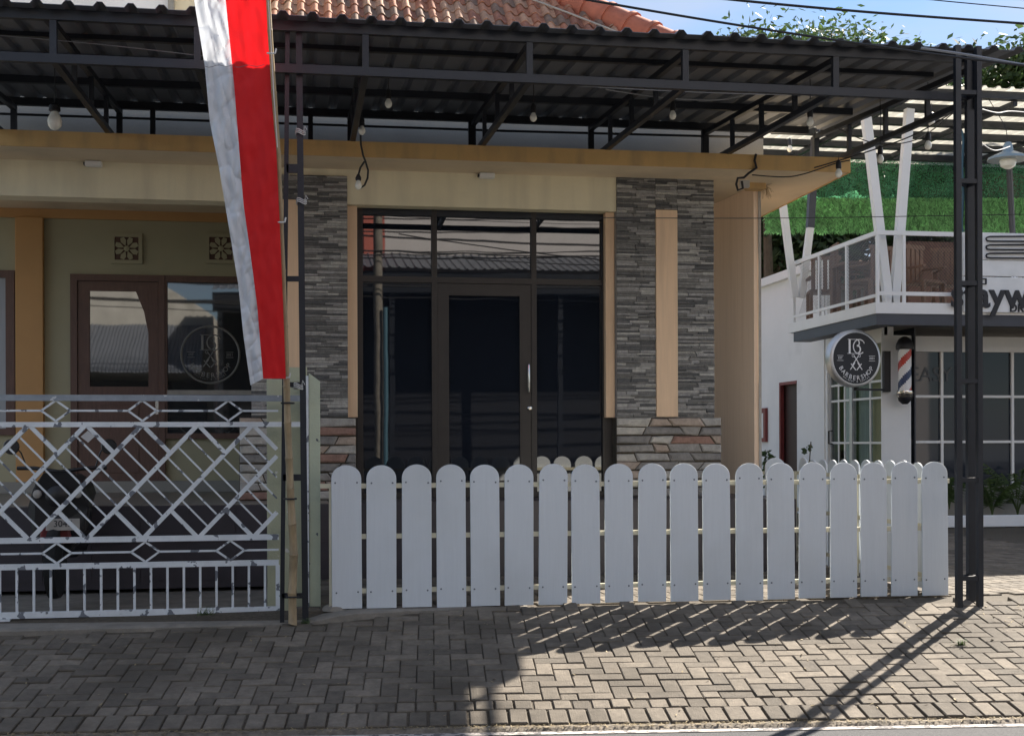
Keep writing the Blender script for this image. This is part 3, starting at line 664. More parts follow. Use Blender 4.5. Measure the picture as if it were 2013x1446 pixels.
# small white soffit lights
for (x, y, lb) in ((183, 303, 'small white batten lamp under the cornice, left of the flag'), (957, 329, 'small white batten lamp under the cornice above the glass front')):
    c = P(x, y, 11.95); v = thing('batten_light', lb, 'lamp', (c.x, 11.95, 3.72))
    MB().box(c.x-.072, c.x+.072, 11.93, 12.005, 3.668, 3.716).build('housing', M['plastic_white'], v, bevel=.006)
    MB().box(c.x-.086, c.x-.073, 11.94, 11.99, 3.68, 3.704).build('end_cap', M['socket'], v)
# orange junction box with straw and a cable bundle at the corner
c = P(1491, 362, 12.1)
v = thing('junction_box', 'small orange box with straw stuck on the corner above the peach wing wall', 'box', (c.x, 12.1, c.z))
MB().box(c.x-.12, c.x+.06, 12.05, 12.19, c.z-.055, c.z+.055).build('housing', M['orange'], v, bevel=.01)
b = MB()
for i in range(60):
    p = c+Vector((.05+random.gauss(0, .015), random.gauss(0, .02), -.02)); q = p+Vector((random.uniform(-.01, .08), random.gauss(0, .02), random.uniform(-.13, .04))); b.tube([p, (p+q)/2+Vector((.01, 0, .01)), q], .0012, 3)
b.build('straw', M['straw'], v)
pts = [P(x, y, 11.42) for x, y in ((1486, 303), (1483, 316), (1487, 330), (1472, 340), (1462, 349), (1450, 350), (1447, 362), (1450, 374), (1460, 370), (1458, 356))]
wire('loose_cable', pts, .012, M['cable'], 'thick black cable hooked over the orange cornice near its right end', 'cable')
c = P(1466, 358, 11.95); v = tag(MB().box(c.x-.05, c.x+.04, 11.95, 12.0, c.z-.05, c.z+.05).build('cable_bracket', M['silver'], None, bevel=.006), 'small grey metal bracket on the wall under the hooked black cable', 'bracket')

# ================================================================== upper storey and tiled roof
uw = thing('rear_house', 'white and cream upper house wall at the top left behind the canopy', 'house', (-2, 17, 0))
MB().box(P(-120, 0, 17).x, P(330, 0, 17).x, 17, 17.3, 3.9, 9.5).build('wall', M['white_wall'], uw)
MB().box(P(331, 0, 17).x, P(342, 0, 17).x, 16.9, 17.3, 3.9, 9.5).build('corner', M['grey_wall'], uw)
MB().box(P(342, 0, 17).x, P(420, 0, 17).x, 17.05, 17.3, 3.9, 9.5).build('cream_wall', M['cream_wall'], uw)
roof = thing('tiled_roof', 'terracotta pantile roof with broad red hip caps rising behind the canopy', 'roof', (1.5, 17, 5))
PH = R(41); dN = Vector((0, math.cos(PH), math.sin(PH))); nrm = Vector((0, -math.sin(PH), math.cos(PH)))
R0 = P(900, 60, 18.0); ex = .30; tw = .186
def on_roof(x, y):
    r = ray(x, y); o = Vector((0, 0, H)); t = (R0-o).dot(nrm)/r.dot(nrm); return o+r*t
hA, hB = on_roof(1296, 98), on_roof(1080, 0)      # inner hip line
hd = (hB-hA).normalized()
tb = MB(); nsg = 9                                  # one curved tile, running up +Y local, concave S profile
def prof(t):                                        # cross section of a pantile
    return .050*math.sin(math.pi*min(1, t/.62)) if t < .62 else -.016*math.sin(math.pi*(t-.62)/.38)
vs = []
for side in (0, 1):
    for yy in (0, 1):
        for i in range(nsg+1):
            t = i/nsg; vs.append((t*tw*1.06, yy*(ex+.05), prof(t) + (.026 if yy == 0 else .006) - (.014 if side else 0)))
k = nsg+1; fs = []
for i in range(nsg):
    fs += [(i, i+1, k+i+1, k+i), (2*k+i+1, 2*k+i, 3*k+i, 3*k+i+1), (i+1, i, 2*k+i, 2*k+i+1), (k+i, k+i+1, 3*k+i+1, 3*k+i)]
fs += [(0, k, 3*k, 2*k), (k-1, 3*k-1, 4*k-1, 2*k-1)]
tb.add(vs, fs); tile_me = tb.mesh('tile', M['tile'], smooth=True)
mrot = Matrix((Vector((1, 0, 0)), dN, nrm)).transposed().to_4x4()
cnt = 0; cand = []
for rI in range(-4, 16):
    for cI in range(-70, 40):
        p = R0+dN*(rI*ex)+Vector((cI*tw, 0, 0)); uv = visible(p)
        rel = p-hA; t = rel.dot(dN)/hd.dot(dN); lim = (hA+hd*t).x
        if p.x > lim-.02 or p.x < on_roof(400, 20).x: continue
        cand.append((abs(uv[1]-40), p))
cand.sort(key=lambda t: t[0]); rest = MB()
for i, (k_, p) in enumerate(cand):
    mw = Matrix.Translation(p-orig(roof)) @ mrot @ Matrix.Rotation(random.gauss(0, .02), 4, 'Z') @ Matrix.Rotation(random.gauss(0, .012), 4, 'X')
    if i < 298:
        o = bpy.data.objects.new('tile', tile_me); COL.objects.link(o); o.parent = roof; o.matrix_local = mw
    else:
        mw = Matrix.Translation(orig(roof)) @ mw; rest.add([mw @ v.co for v in tile_me.vertices], [tuple(f.vertices) for f in tile_me.polygons])
if rest.v: rest.build('far_tiles', M['tile'], roof, stuff=True, smooth=True)
q0, q1 = R0-dN*1.2+Vector((-6, 0, 0))-nrm*.06, hA-hd*.9-nrm*.06
MB().add([q0, q1, hA+hd*9-nrm*.06, R0+dN*6+Vector((-6, 0, 0))-nrm*.06], [(0, 1, 2, 3)]).build('battens', M['wood'], roof)
# hip caps
L_ = (hB-hA).length*1.8; step = .40; t = -.12; r0 = .235
side = Vector((1, .15, .1)); side = (side-hd*side.dot(hd)).normalized(); upn = hd.cross(side); upn = upn if upn.z > 0 else -upn
while t < L_:
    b = MB(); n = 10; vs = []
    cen = hA+side*.20
    for e, rr in ((t, r0*1.12), (t+step*.16, r0*1.12), (t+step*.2, r0), (t+step*1.05, r0*.97)):
        for i in range(n+1):
            a = math.pi*i/n*1.15-.2; vs.append(cen+hd*e+(side*math.cos(a)+upn*math.sin(a))*rr*1.0)
    fs = [(r*(n+1)+i, r*(n+1)+i+1, (r+1)*(n+1)+i+1, (r+1)*(n+1)+i) for r in range(3) for i in range(n)]; fs.append(tuple(range(n+1)))
    b.add(vs, fs); b.build('hip_cap', M['ridge'], roof, smooth=True); t += step
wl = [on_roof(1000, -12)+nrm*.07, on_roof(1025, 1)+nrm*.07, on_roof(1110, 34)+nrm*.08, on_roof(1200, 68)+nrm*.07, on_roof(1228, 80)+nrm*.07]
MB().tube(wl, .014, 5).build('lightning_wire', M['caulk'], roof)
# right hand slope behind the hip
MB().add([hA+side*.2-hd*.5, hB+side*.2+hd*4, hB+side*.2+hd*4+Vector((1.2, 2.4, -1.2)), hA+side*.2-hd*.5+Vector((.25, 2.5, -1.2))], [(0, 1, 2, 3)]).build('hip_slope', M['ridge'], roof)
MB().box(P(420, 100, 18.2).x, hA.x-.5, 18.2, 18.4, 3.9, R0.z-.45).build('wall', M['cream_wall'], roof)

# ================================================================== CANOPY
ZF = 4.095; RISE = .07; CY0, CY1 = 8.88, 12.32; CXL, CXR = -3.1, 5.27
zr = lambda y: ZF+RISE*(y-CY0)
cnp = thing('canopy', 'long black steel canopy with dark corrugated metal roof over the terrace', 'canopy', (4.8, 9.0, 0))
rib = .20; nper = 4; x = CXL; isheet = 0
def sheet(x0, nr, y0, y1, zfun, pitch=.20, hgt=.030):
    prof = []
    for i in range(nr):
        o = x0+i*pitch
        prof += [(o, 0), (o+pitch-.085, 0), (o+pitch-.060, hgt), (o+pitch-.025, hgt)]
    prof.append((x0+nr*pitch, 0)); vs = []
    for y in (y0, y1):
        for (px_, pz_) in prof: vs.append((px_, y, zfun(y)+pz_))
    for y in (y0, y1):
        for (px_, pz_) in prof: vs.append((px_, y, zfun(y)+pz_-.004))
    n = len(prof); fs = []
    for i in range(n-1): fs += [(i, i+1, n+i+1, n+i), (2*n+i+1, 2*n+i, 3*n+i, 3*n+i+1), (i+1, i, 2*n+i, 2*n+i+1), (n+i, n+i+1, 3*n+i+1, 3*n+i)]
    return MB().add(vs, fs)
for k in range(11):
    x0 = CXL+k*.8; 
    if x0 > CXR-.1: break
    nr = 4 if x0+.8 < CXR+.05 else 2
    dy = random.uniform(-.012, .012); dz = random.uniform(-.004, .004)
    sheet(x0, nr, CY0+dy, CY1, lambda y, dz=dz: zr(y)+dz+.0).build('roof_sheet', M['sheet'], cnp)
def cbar(name, a, b, w, h=None, par=None): return MB().bar(a, b, w, h).build(name, M['black_steel'], par or cnp)
for yy, hh in ((9.02, .07), (9.68, .035), (10.35, .05), (11.22, .06), (12.2, .07)):
    z = zr(yy)-.006-hh/2; cbar('purlin', (CXL, yy, z), (4.98 if yy < 12 else 4.95, yy, z), .045, hh)
ZL = 3.77
cbar('lower_beam', (CXL, 9.02, ZL), (4.93, 9.02, ZL), .045, .06)
trx = [P(-180, 150, 9.02).x, P(105, 150, 9.02).x, P(388, 150, 9.02).x, P(718, 150, 9.02).x, P(1040, 150, 9.02).x, P(1346, 150, 9.02).x, P(1641, 150, 9.02).x, P(1921, 150, 9.02).x]
for i, tx in enumerate(trx):
    cbar('front_strut', (tx, 9.02, ZL+.03), (tx, 9.02, zr(9.02)-.08), .045)
    za = zr(9.02)-.10; zb2 = zr(12.1)-.11
    cbar('truss_chord', (tx, 9.05, za), (tx, 12.1, zb2), .045)
    cbar('truss_chord', (tx, 9.05, ZL), (tx, 12.1, 3.90), .045)
    for f_ in (.25, .5, .75):
        yq = 9.05+3.05*f_; cbar('truss_strut', (tx, yq, ZL+(3.90-ZL)*f_+.02), (tx, yq, za+(zb2-za)*f_-.02), .035)
    cbar('slab_post', (tx, 12.13, 3.85), (tx, 12.13, zr(12.13)-.08), .05)
for x_ in (925, 1383, 300, 610):
    tx = P(x_, 260, 12.13).x; cbar('slab_post', (tx, 12.13, 3.85), (tx, 12.13, zr(12.13)-.08), .045)
MB().tube([P(-60, 222, 12.2), P(1000, 258, 12.2), P(1500, 271, 12.2)], .012, 5).build('tie_rod', M['black_steel'], cnp)
# right support tower, four legs with rungs
tw_r = thing('support_tower', 'black steel lattice post of the canopy at the right end of the picket fence', 'post', (4.84, 8.8, 0), 'canopy support posts')
zt2 = zr(9)-.02
TL, TR, TB = P(1884, 1000, 8.80).x, P(1925, 1000, 8.80).x, P(1908, 1000, 8.95).x
for (x, y, hw_) in ((TL, 8.80, .021), (TR, 8.80, .019), (TB, 8.95, .030)):
    bq = x*SA+y*CA; MB().box(x-hw_, x+hw_, y-.021, y+.021, min(0, -SLP*(YP0-bq))-.02, zt2).build('leg', M['black_steel'], tw_r)
for zz in (P(1900, 1133, 8.9).z, P(1900, 942, 8.9).z, P(1900, 750, 8.9).z, P(1900, 560, 8.9).z, P(1900, 362, 8.9).z, P(1900, 190, 8.9).z):
    b = MB(); 
    b.box(TL+.021, TR-.019, 8.784, 8.816, zz-.016, zz+.016)
    for x in (TL, TR): b.bar((x, 8.825, zz), (TB+(-.03 if x < TB else .03), 8.94, zz), .024, .03)
    b.build('rung', M['black_steel'], tw_r)
MB().box(4.94-.02, 4.94+.02, 8.9, 8.98, zt2-.42, zt2).build('bracket', M['black_steel'], tw_r)
# left support tower
tw_l = thing('support_tower', 'black steel ladder post of the canopy tied to the bamboo flag pole', 'post', (-.09, 9.06, 0), 'canopy support posts')
zb3 = -.05
MB().bar(P(554, 1220, 9.07)+Vector((0, 0, -.02)), Vector((P(565, 60, 9.07).x, 9.07, zt2)), .030, .04).build('leg', M['black_steel'], tw_l)
MB().bar(P(600, 1220, 9.07)+Vector((0, 0, -.02)), Vector((P(587, 60, 9.07).x, 9.07, zt2)), .043, .043).build('leg', M['black_steel'], tw_l)
for (x0, x1, y, w_) in ((563, 588, 332, .06), (563, 592, 548, .035), (560, 592, 756, .035), (556, 598, 938, .045), (554, 600, 1170, .035)):
    MB().bar(P(x0, y, 9.065), P(x1, y, 9.065), .03, w_).build('rung', M['black_steel'], tw_l)
for (x, y) in ((590, 222+40), (592, 398), (586, 762)):
    p = P(x, y, 9.03); b = MB()
    for k in range(3): b.tube([p+Vector((math.cos(a)*.034, math.sin(a)*.034*.9+.03, .012*k+.01*math.sin(a*2))) for a in [i*math.pi/5 for i in range(11)]], .004, 4)
    b.tube([p+Vector((.02, 0, 0)), p+Vector((.03, -.01, .05)), p+Vector((.045, -.02, .02))], .003, 4); b.build('rope_tie', M['rope'], tw_l)

# ================================================================== BAMBOO POLE AND FLAG
pole = thing('flag_pole', 'thin bent bamboo flag pole tied to the black post left of the fence', 'flag pole', P(575, 1225, 8.98))
pp = [(575, 1226, 8.99), (574, 1165, 8.99), (577, 1090, 8.98), (574, 1030, 8.96), (570, 960, 8.95), (568, 900, 8.93), (565, 830, 8.90), (563, 760, 8.87), (559, 640, 8.80), (555, 530, 8.72), (551, 430, 8.65), (546, 300, 8.54), (538, 180, 8.44), (530, 60, 8.35), (525, -40, 8.28), (520, -160, 8.2)]
pts = [P(*q) for q in pp]; rad = [.031-.018*i/(len(pts)-1) for i in range(len(pts))]
for i in range(len(pts)-1):
    b = MB(); a, c = pts[i], pts[i+1]; r_ = rad[i]; jit = random.uniform(-.003, .003)
    b.tube([a+Vector((jit, 0, 0)), a.lerp(c, .04), a.lerp(c, .5), a.lerp(c, .95), c], [r_*1.12, r_*1.0, r_*.95, r_*.97, r_*1.1], 10); b.build('culm', M['bamboo'], pole, smooth=True)
for (x, y, Y) in ((570, 980, 8.95), (575, 1172, 8.99), (565, 792, 8.89)):
    p = P(x, y, Y); MB().tube([p+Vector((math.cos(a)*.042, math.sin(a)*.042+.005, 0)) for a in [i*math.pi/6 for i in range(13)]], .006, 5).build('tie', M['cable'], pole)
for (x, y, Y) in ((553, 438, 8.63), (534, 108, 8.37), (562, 742, 8.85)):
    p = P(x, y, Y); MB().tube([p+Vector((-.03, -.03, .0)), p+Vector((.0, -.04, -.004)), p+Vector((.022, -.036, .0)), p+Vector((.028, -.035, .03))], .006, 5).build('clip', M['rope'], pole)
MB().tube([P(x, y, Y-.03) for x, y, Y in ((522, -60, 8.26), (528, 20, 8.31), (533, 100, 8.37), (538, 190, 8.43), (545, 290, 8.52))], .0035, 4).build('halyard', M['rope'], pole)
flag = thing('flag', 'long narrow white and red pennant flag hanging left of the bamboo pole', 'flag', P(540, 740, 8.8))
def interp(tab, y):
    for i in range(len(tab)-1):
        if tab[i][1] <= y <= tab[i+1][1]:
            t = (y-tab[i][1])/(tab[i+1][1]-tab[i][1]); return tab[i][0]+(tab[i+1][0]-tab[i][0])*t
    return tab[-1][0] if y > tab[-1][1] else tab[0][0]
Lf = [(366, -140), (381, 0), (402, 130), (412, 240), (430, 330), (450, 450), (468, 560), (478, 660), (492, 757)]
Md = [(430, -140), (443, 0), (460, 170), (478, 400), (492, 500), (505, 600), (518, 757)]
Rt = [(518, -140), (527, 0), (540, 240), (549, 430), (556, 600), (562, 757)]
def fy(y, s): 
    base = 8.26+(y+140)/900*.52
    return base
def crease(v, k):
    n = mn.noise(v); return (1-min(1, abs(n)*3.2))**2*k
def wr(x, y, k):                                 # folds
    s = math.sin(x*.16+y*.013+k)*.55+math.sin(x*.33-y*.045+2*k)*.35+math.sin(y*.06+x*.09)*.35+math.sin(y*.12-x*.21+k)*.2
    return s
def cloth(ta, tb, y0, y1b, name, mt, k, amp, nu, nv):
    b = MB(); vs = []
    for j in range(nv+1):
        for i in range(nu+1):
            s = i/nu; yb = y1b[0]+(y1b[1]-y1b[0])*s; y = y0+(yb-y0)*j/nv
            x = interp(ta, y)*(1-s)+interp(tb, y)*s
            d = wr(x, y, k)*amp + mn.noise(Vector((x*.035, y*.016, k)))*amp*1.0 + mn.noise(Vector((x*.09+y*.03, y*.03, k+3)))*amp*.6
            d += crease(Vector((x*.03+y*.018, y*.016-x*.012, k+9)), amp*.75)+crease(Vector((x*.045-y*.010, y*.008, k+5)), amp*.55)
            vs.append(P(x, y, fy(y, s)+d))
    b.add(vs, [(j*(nu+1)+i, j*(nu+1)+i+1, (j+1)*(nu+1)+i+1, (j+1)*(nu+1)+i) for j in range(nv) for i in range(nu)])
    return b.build(name, mt, flag, smooth=True)
wv = cloth(Lf, Md, -140, (757, 744), 'white_strip', M['cloth_white'], 1.0, .015, 26, 320)
rv = cloth(Md, Rt, -140, (744, 744), 'red_strip', M['cloth_red'], 5.0, .005, 18, 160)
for o in (wv, rv):
    pass
for (x0, x1, yy, dd) in ((403, 459, 131, 0), (460, 519, 131, 0)):
    b = MB(); b.tube([P(x0+(x1-x0)*i/8, yy+2*math.sin(i*1.3)-i*.3, fy(yy, 0)-.030) for i in range(9)], .0016, 4); b.build('seam', M['thread'], flag)

# ================================================================== PICKET FENCE
YFN = 9.30
def picket_mesh(wd=.213, hh=1.012, th=.016):
    poly = [(-wd/2, 0, 0), (wd/2, 0, 0), (wd/2, 0, hh-wd/2)]
    for i in range(1, 14): a = math.pi*i/14; poly.append((wd/2*math.cos(a), 0, hh-wd/2+wd/2*math.sin(a)*.86))
    poly.append((-wd/2, 0, hh-wd/2))
    return MB().prism(poly, (0, th, 0)).mesh('picket', M['white_board'], bevel=.0022)
pk = picket_mesh(); sc_me = MB().lathe((0, 0, 0), [(.0065, 0), (.0065, .002), (.003, .004)], 8, (0, -1, 0)).mesh('screw', M['screw'], smooth=True)
fence = thing('picket_fence', 'long white picket fence with round topped boards, right of the gate pillar', 'fence', (2.5, YFN, 0))
xa_, xb_ = P(681, 1000, YFN).x, P(1835, 1000, YFN).x; npk = 19
zr_ = [P(1250, 950, YFN).z, P(1250, 1046, YFN).z, P(1250, 1149, YFN).z]
for i in range(npk):
    x = xa_+(xb_-xa_)*i/(npk-1)+random.gauss(0, .0025); zb4 = .004+random.gauss(0, .003)
    rot = (random.gauss(0, .003), random.gauss(0, .0035), random.gauss(0, .006))
    o = inst('picket', pk, fence, (x, YFN-.03, zb4), rot, (1, 1, (1.047-zb4)/1.012+random.gauss(0, .0015)))
    for z in (zr_[0]-.002, zr_[2]-.004):
        for sx in (-.079, .078):
            s_ = bpy.data.objects.new('screw', sc_me); COL.objects.link(s_); s_.parent = o; s_.location = (sx+random.gauss(0, .003), -.001, (z-zb4+random.gauss(0, .003)))
for z in zr_: MB().box(P(652, 1000, YFN).x, 4.91 if z == zr_[0] else xb_+.06, YFN-.012, YFN+.022, z-.017, z+.017).build('rail', M['cream_steel'], fence)
MB().box(P(629, 950, YFN).x, P(652, 950, YFN).x, YFN-.012, YFN+.022, zr_[0]-.015, zr_[0]+.017).build('rail', M['cream_steel'], fence)
for x in (650, 1856):
    px_ = P(x, 1000, YFN).x; MB().box(px_-.012, px_+.014, YFN+.023, YFN+.05, 0, zr_[0]+.015).build('post', M['cream_steel'], fence)
p_ = P(650, 1000, YFN); MB().box(p_.x-.014, p_.x+.01, YFN-.012, YFN+.02, .02, zr_[0]-.018).build('post', M['cream_steel'], fence)
b = MB().lathe((P(645, 1200, 9.3).x+.05, 9.34, -.01), [(.10, 0), (.08, .03), (.03, .055), (.01, .06)], 14); tag(b.build('cement_mound', M['concrete'], smooth=True), 'small lump of cement at the foot of the first fence post', 'cement lump')
# side fence, running back to the wing wall
sfn = thing('picket_fence', 'side white picket fence running back from the front fence to the house corner', 'fence', (4.86, 10.8, 0))
for i in range(12):
    y = 9.46+.24*i; inst('picket', pk, sfn, (4.86, y, .03+random.gauss(0, .004)), (0, 0, R(90)+random.gauss(0, .01)), (1, 1, 1.0+random.gauss(0, .002)))
for z in zr_: MB().box(4.838, 4.858, 9.36, 12.25, z-.017, z+.017).build('rail', M['cream_steel'], sfn)
for y in (9.36, 10.8, 12.24): MB().box(4.81, 4.836, y-.014, y+.014, 0, zr_[0]+.016).build('post', M['cream_steel'], sfn)
sp = thing('picket_fence', 'single picket panel closing the gap beside the peach wing wall', 'fence', (4.6, 12.26, 0))
o = inst('picket', pk, sp, (P(1522, 900, 12.3).x, 12.28, .035), (0, 0, 0), (.98, 1, 1.0))
for z in zr_: MB().box(4.44, 4.83, 12.30, 12.33, z-.017, z+.017).build('rail', M['cream_steel'], sp)

# ================================================================== GATE
YG = 9.43
gate = thing('sliding_gate', 'white painted metal lattice gate with peeling paint at the left', 'gate', (-1.3, YG, 0))
gx = lambda x: P(x, 1000, YG).x
def gz(y): return P(280, y, YG).z
GXL = gx(-70); GXR = gx(547)
def gbar(name, x0, x1, y0, y1, mt, d=.03):
    z1, z0 = gz(y0), gz(y1); return MB().box(x0, x1, YG-d/2, YG+d/2, z0, z1).build(name, mt, gate)
gbar('top_rail', GXL, gx(600), 776, 788, M['gate_grey'])
gbar('rail', GXL, gx(590), 829, 839, M['gate_white'], .028)
gbar('rail', GXL, GXR, 1053, 1064, M['gate_white'], .028)
gbar('rail', GXL, GXR, 1104, 1115, M['gate_white'], .028)
gbar('bottom_rail', GXL, GXR, 1197, 1209, M['gate_white'], .032)
MB().box(gx(541), gx(549), YG-.018, YG+.018, gz(1209), gz(1115)).build('stile', M['gate_white'], gate)
MB().box(gx(0)-.07, gx(20), YG-.03, YG+.03, -.06, gz(1209)-.001).build('wheel_housing', M['gate_white'], gate)
MB().box(gx(528), gx(549), YG-.025, YG+.025, -.06, gz(1209)-.001).build('wheel_housing', M['gate_white'], gate)
xx = gx(520); 
while xx > GXL:
    MB().box(xx-.008, xx+.008, YG-.009, YG+.009, gz(1197)-.002, gz(1115)+.002).build('bar', M['gate_white'], gate); xx -= .1135
zt5, zb5 = gz(829), gz(1064); hgt = (zt5-.02)-(zb5+.02); z0g = zb5+.02
p_ = (gx(497)-gx(57))/4; xB = gx(57)
def gpt(x, z, dy=0): return Vector((x, YG+dy, z))
for k in range(-3, 5):
    a = gpt(xB+k*p_, z0g); c = gpt(xB+(k+2)*p_, z0g+hgt)
    def cut(a, c, xm=gx(544)):
        if a.x > xm: return None
        if c.x > xm: c = a.lerp(c, (xm-a.x)/(c.x-a.x))
        return a, c
    r = cut(a, c)
    if not r: continue
    if r[1].x > GXL: MB().bar(r[0], r[1], .030, .026, upv=(0, 1, 0)).build('diagonal', M['gate_white'], gate)
    for j in range(0, 9):
        t = .25+.75*j/8; s0 = gpt(xB+k*p_+2*p_*t, z0g+hgt*t, .001); s1 = gpt(s0.x+p_/2, s0.z-hgt/4, .001)
        r2 = cut(s0, s1)
        if not r2 or r2[1].x < GXL: continue
        thick = j in (0, 8)
        MB().bar(r2[0], r2[1], .028 if thick else .012, .02 if thick else .012, upv=(0, 1, 0)).build('cross_bar' if thick else 'slat', M['gate_white'], gate)
for yc, xs, y0, y1 in ((807, (110, 280, 449), 788, 829), (1084, (111, 285, 452), 1064, 1104)):
    z = gz(yc); hw = .098; hh = (gz(y0)-gz(y1))/2-.002; last = GXL
    for x in (-60,)+xs:
        cx = gx(x)
        if cx-hw > last: MB().box(last, cx-hw, YG-.007, YG+.007, z-.007, z+.007).build('thin_bar', M['gate_white'], gate)
        b = MB()
        q = [gpt(cx-hw, z), gpt(cx, z+hh), gpt(cx+hw, z), gpt(cx, z-hh)]
        for i in range(4): b.bar(q[i], q[(i+1) % 4], .014, .014, upv=(0, 1, 0))
        b.build('diamond', M['gate_white'], gate); last = cx+hw
    MB().box(last, GXR, YG-.007, YG+.007, z-.007, z+.007).build('thin_bar', M['gate_white'], gate)
c = P(172, 858, YG-.03); MB().prism([c+Vector((-.048, 0, 0)), c+Vector((0, 0, .042)), c+Vector((.048, 0, .003)), c+Vector((.002, 0, -.04))], (0, .006, 0)).build('reflector', M['silver'], gate)
# gate pillar
gp = thing('gate_pillar', 'pale green masonry pillar with a peeling steel channel between gate and fence', 'pillar', (0, 9.7, 0))
MB().box(P(524, 900, 9.62).x, P(604, 900, 9.62).x, 9.62, 9.9, -.1, P(560, 745, 9.62).z).build('shaft', M['pillar'], gp, bevel=.006)
a, b_ = P(607, 900, 9.5).x, P(629, 900, 9.5).x; zt6 = P(615, 733, 9.5).z
MB().prism([(a, 9.5, -.09), (b_, 9.5, -.03), (b_, 9.5, zt6-.06), (a, 9.5, zt6)], (0, .12, 0)).build('channel', M['post_green'], gp, bevel=.003)
MB().box(a-.03, a-.002, 9.49, 9.58, 0, zt6-.02).build('flange', M['gate_white'], gp)
MB().box(P(556, 700, 9.72).x, P(603, 700, 9.72).x, 9.72, 9.86, -.1, P(560, 720, 9.62).z).build('rear_shaft', M['pillar'], gp)

# ================================================================== MOTORBIKE behind the gate
mb = thing('motorbike', 'black scooter parked behind the left gate, seen from the front', 'motorbike', (-1.95, 10.6, 0))
def mp_(x, y, Y=10.5): return P(x, y, Y)
c = mp_(112, 980)
bx = c.x
MB().lathe((bx, 10.42, .27), [(.20, -.045), (.27, -.04), (.28, 0), (.27, .04), (.20, .045)], 24, (1, 0, 0)).build('front_wheel', M['rubber'], mb, smooth=True)
MB().tube([(bx, 10.42, .29), (bx, 10.60, .62), (bx, 10.68, .92)], [.05, .06, .04], 10).build('fork', M['bikeblack'], mb, smooth=True)
ys = 10.5
prf = [(-.10, .34), (-.20, .48), (-.24, .68), (-.19, .86), (-.10, .98), (.10, .98), (.19, .86), (.24, .68), (.20, .48), (.10, .34)]
b = MB().prism([(bx+x, ys+abs(x)*.3, z) for x, z in prf], (0, .12, 0)); b.build('front_fairing', M['bikeblack'], mb, bevel=.02, seg=2)
MB().prism([(bx-.12, 10.40, .42), (bx+.12, 10.40, .42), (bx+.10, 10.38, .55), (bx-.10, 10.38, .55)], (0, .08, 0)).build('mudguard', M['red_frame'], mb, bevel=.01)
MB().lathe((bx, ys-.01, .78), [(.09, -.03), (.085, .01), (.04, .03)], 18, (0, -1, 0)).build('headlight', M['bikeblack'], mb, smooth=True)
hb_ = MB().tube([(bx-.34, 10.72, 1.0), (bx-.2, 10.66, 1.0), (bx, 10.62, .97), (bx+.2, 10.66, 1.0), (bx+.34, 10.72, 1.0)], .016, 8).build('handlebar', M['bikeblack'], mb, smooth=True)
for s in (-1, 1):
    MB().tube([(bx+s*.26, 10.68, 1.0), (bx+s*.30, 10.66, 1.12), (bx+s*.33, 10.64, 1.16)], .006, 5).build('mirror_stalk', M['bikeblack'], mb)
    MB().lathe((bx+s*.37, 10.64, 1.17), [(.055, -.012), (.062, 0), (.055, .012)], 14, (0, -1, 0)).build('mirror', M['bikeblack'], mb, smooth=True)
    MB().lathe((bx+s*.15, ys-.01, .80), [(.035, -.02), (.03, .01), (.012, .02)], 12, (0, -1, 0)).build('indicator', M['caulk'], mb, smooth=True)
MB().tube([(bx, 10.7, .86), (bx, 11.0, .76), (bx, 11.3, .78), (bx, 11.38, .80)], [.10, .16, .17, .06], 10).build('seat', M['bikeblack'], mb, smooth=True)
MB().tube([(bx, 10.66, .40), (bx, 11.0, .42), (bx, 11.35, .5)], [.10, .17, .12], 10).build('body', M['bikeblack'], mb, smooth=True)
cpl = mp_(124, 1030, 10.36); pl = MB().box(cpl.x-.125, cpl.x+.125, 10.335, 10.345, cpl.z-.045, cpl.z+.045).build('number_plate', M['caulk'], mb)
text('letters', '3047', .07, (cpl.x, 10.333, cpl.z+.004), M['sign_black'], pl, .001)

# ================================================================== FESTOON BULBS, WIRES
cord_m = M['cable']
bulb_prof = [(.010, .0), (.016, -.008), (.026, -.028), (.030, -.045), (.027, -.062), (.016, -.076), (.004, -.081)]
def bulb(x, y, Y, topY, label, s=1.0, sock=.07, grp='festoon bulbs under the canopy'):
    c = P(x, y, Y); top = c+Vector((0, 0, .04*s)); zc = topY
    t = thing('hanging_bulb', label, 'light bulb', (c.x, Y, top.z+sock*s), grp)
    MB().lathe(top, [(r*s, h*s) for r, h in bulb_prof], 14).build('bulb', M['bulb'], t, smooth=True)
    MB().lathe(top, [(.018*s, -.006), (.024*s, 0), (.022*s, sock*s*.7), (.012*s, sock*s)], 12).build('socket', M['socket'], t, smooth=True)
    MB().tube([top+Vector((0, 0, sock*s)), Vector((c.x+.004, Y, (top.z+sock*s+zc)/2)), Vector((c.x, Y, zc))], .0035, 4).build('cord', cord_m, t)
ct = lambda Y: zr(Y)-.01
bulb(763, 203, 10.3, ct(10.3), 'white festoon bulb left of centre, hanging highest under the canopy')
bulb(1048, 230, 10.6, ct(10.6), 'white festoon bulb hanging above the batten lamp in the middle')
bulb(1322, 226, 10.4, ct(10.4), 'white festoon bulb hanging above the right stone column')
bulb(711, 256, 10.9, ct(10.9), 'pale bulb at the top of the looped black cable')
bulb(1592, 239, 9.9, ct(9.9), 'clear bulb hanging on a long cord near the right end of the canopy')
bulb(1648, 340, 10.4, P(1648, 300, 10.4).z, 'yellowish bulb hanging at the tip of the orange cornice')
bulb(1730, 312, 10.6, ct(10.6), 'yellowish bulb hanging in front of the green net between the white slanted posts')
bulb(1824, 285, 10.0, ct(10.0), 'cream bulb hanging left of the black lattice post')
bulb(1656, 246, 11.9, ct(11.9), 'small bulb high at the left of the white slanted posts', .9)
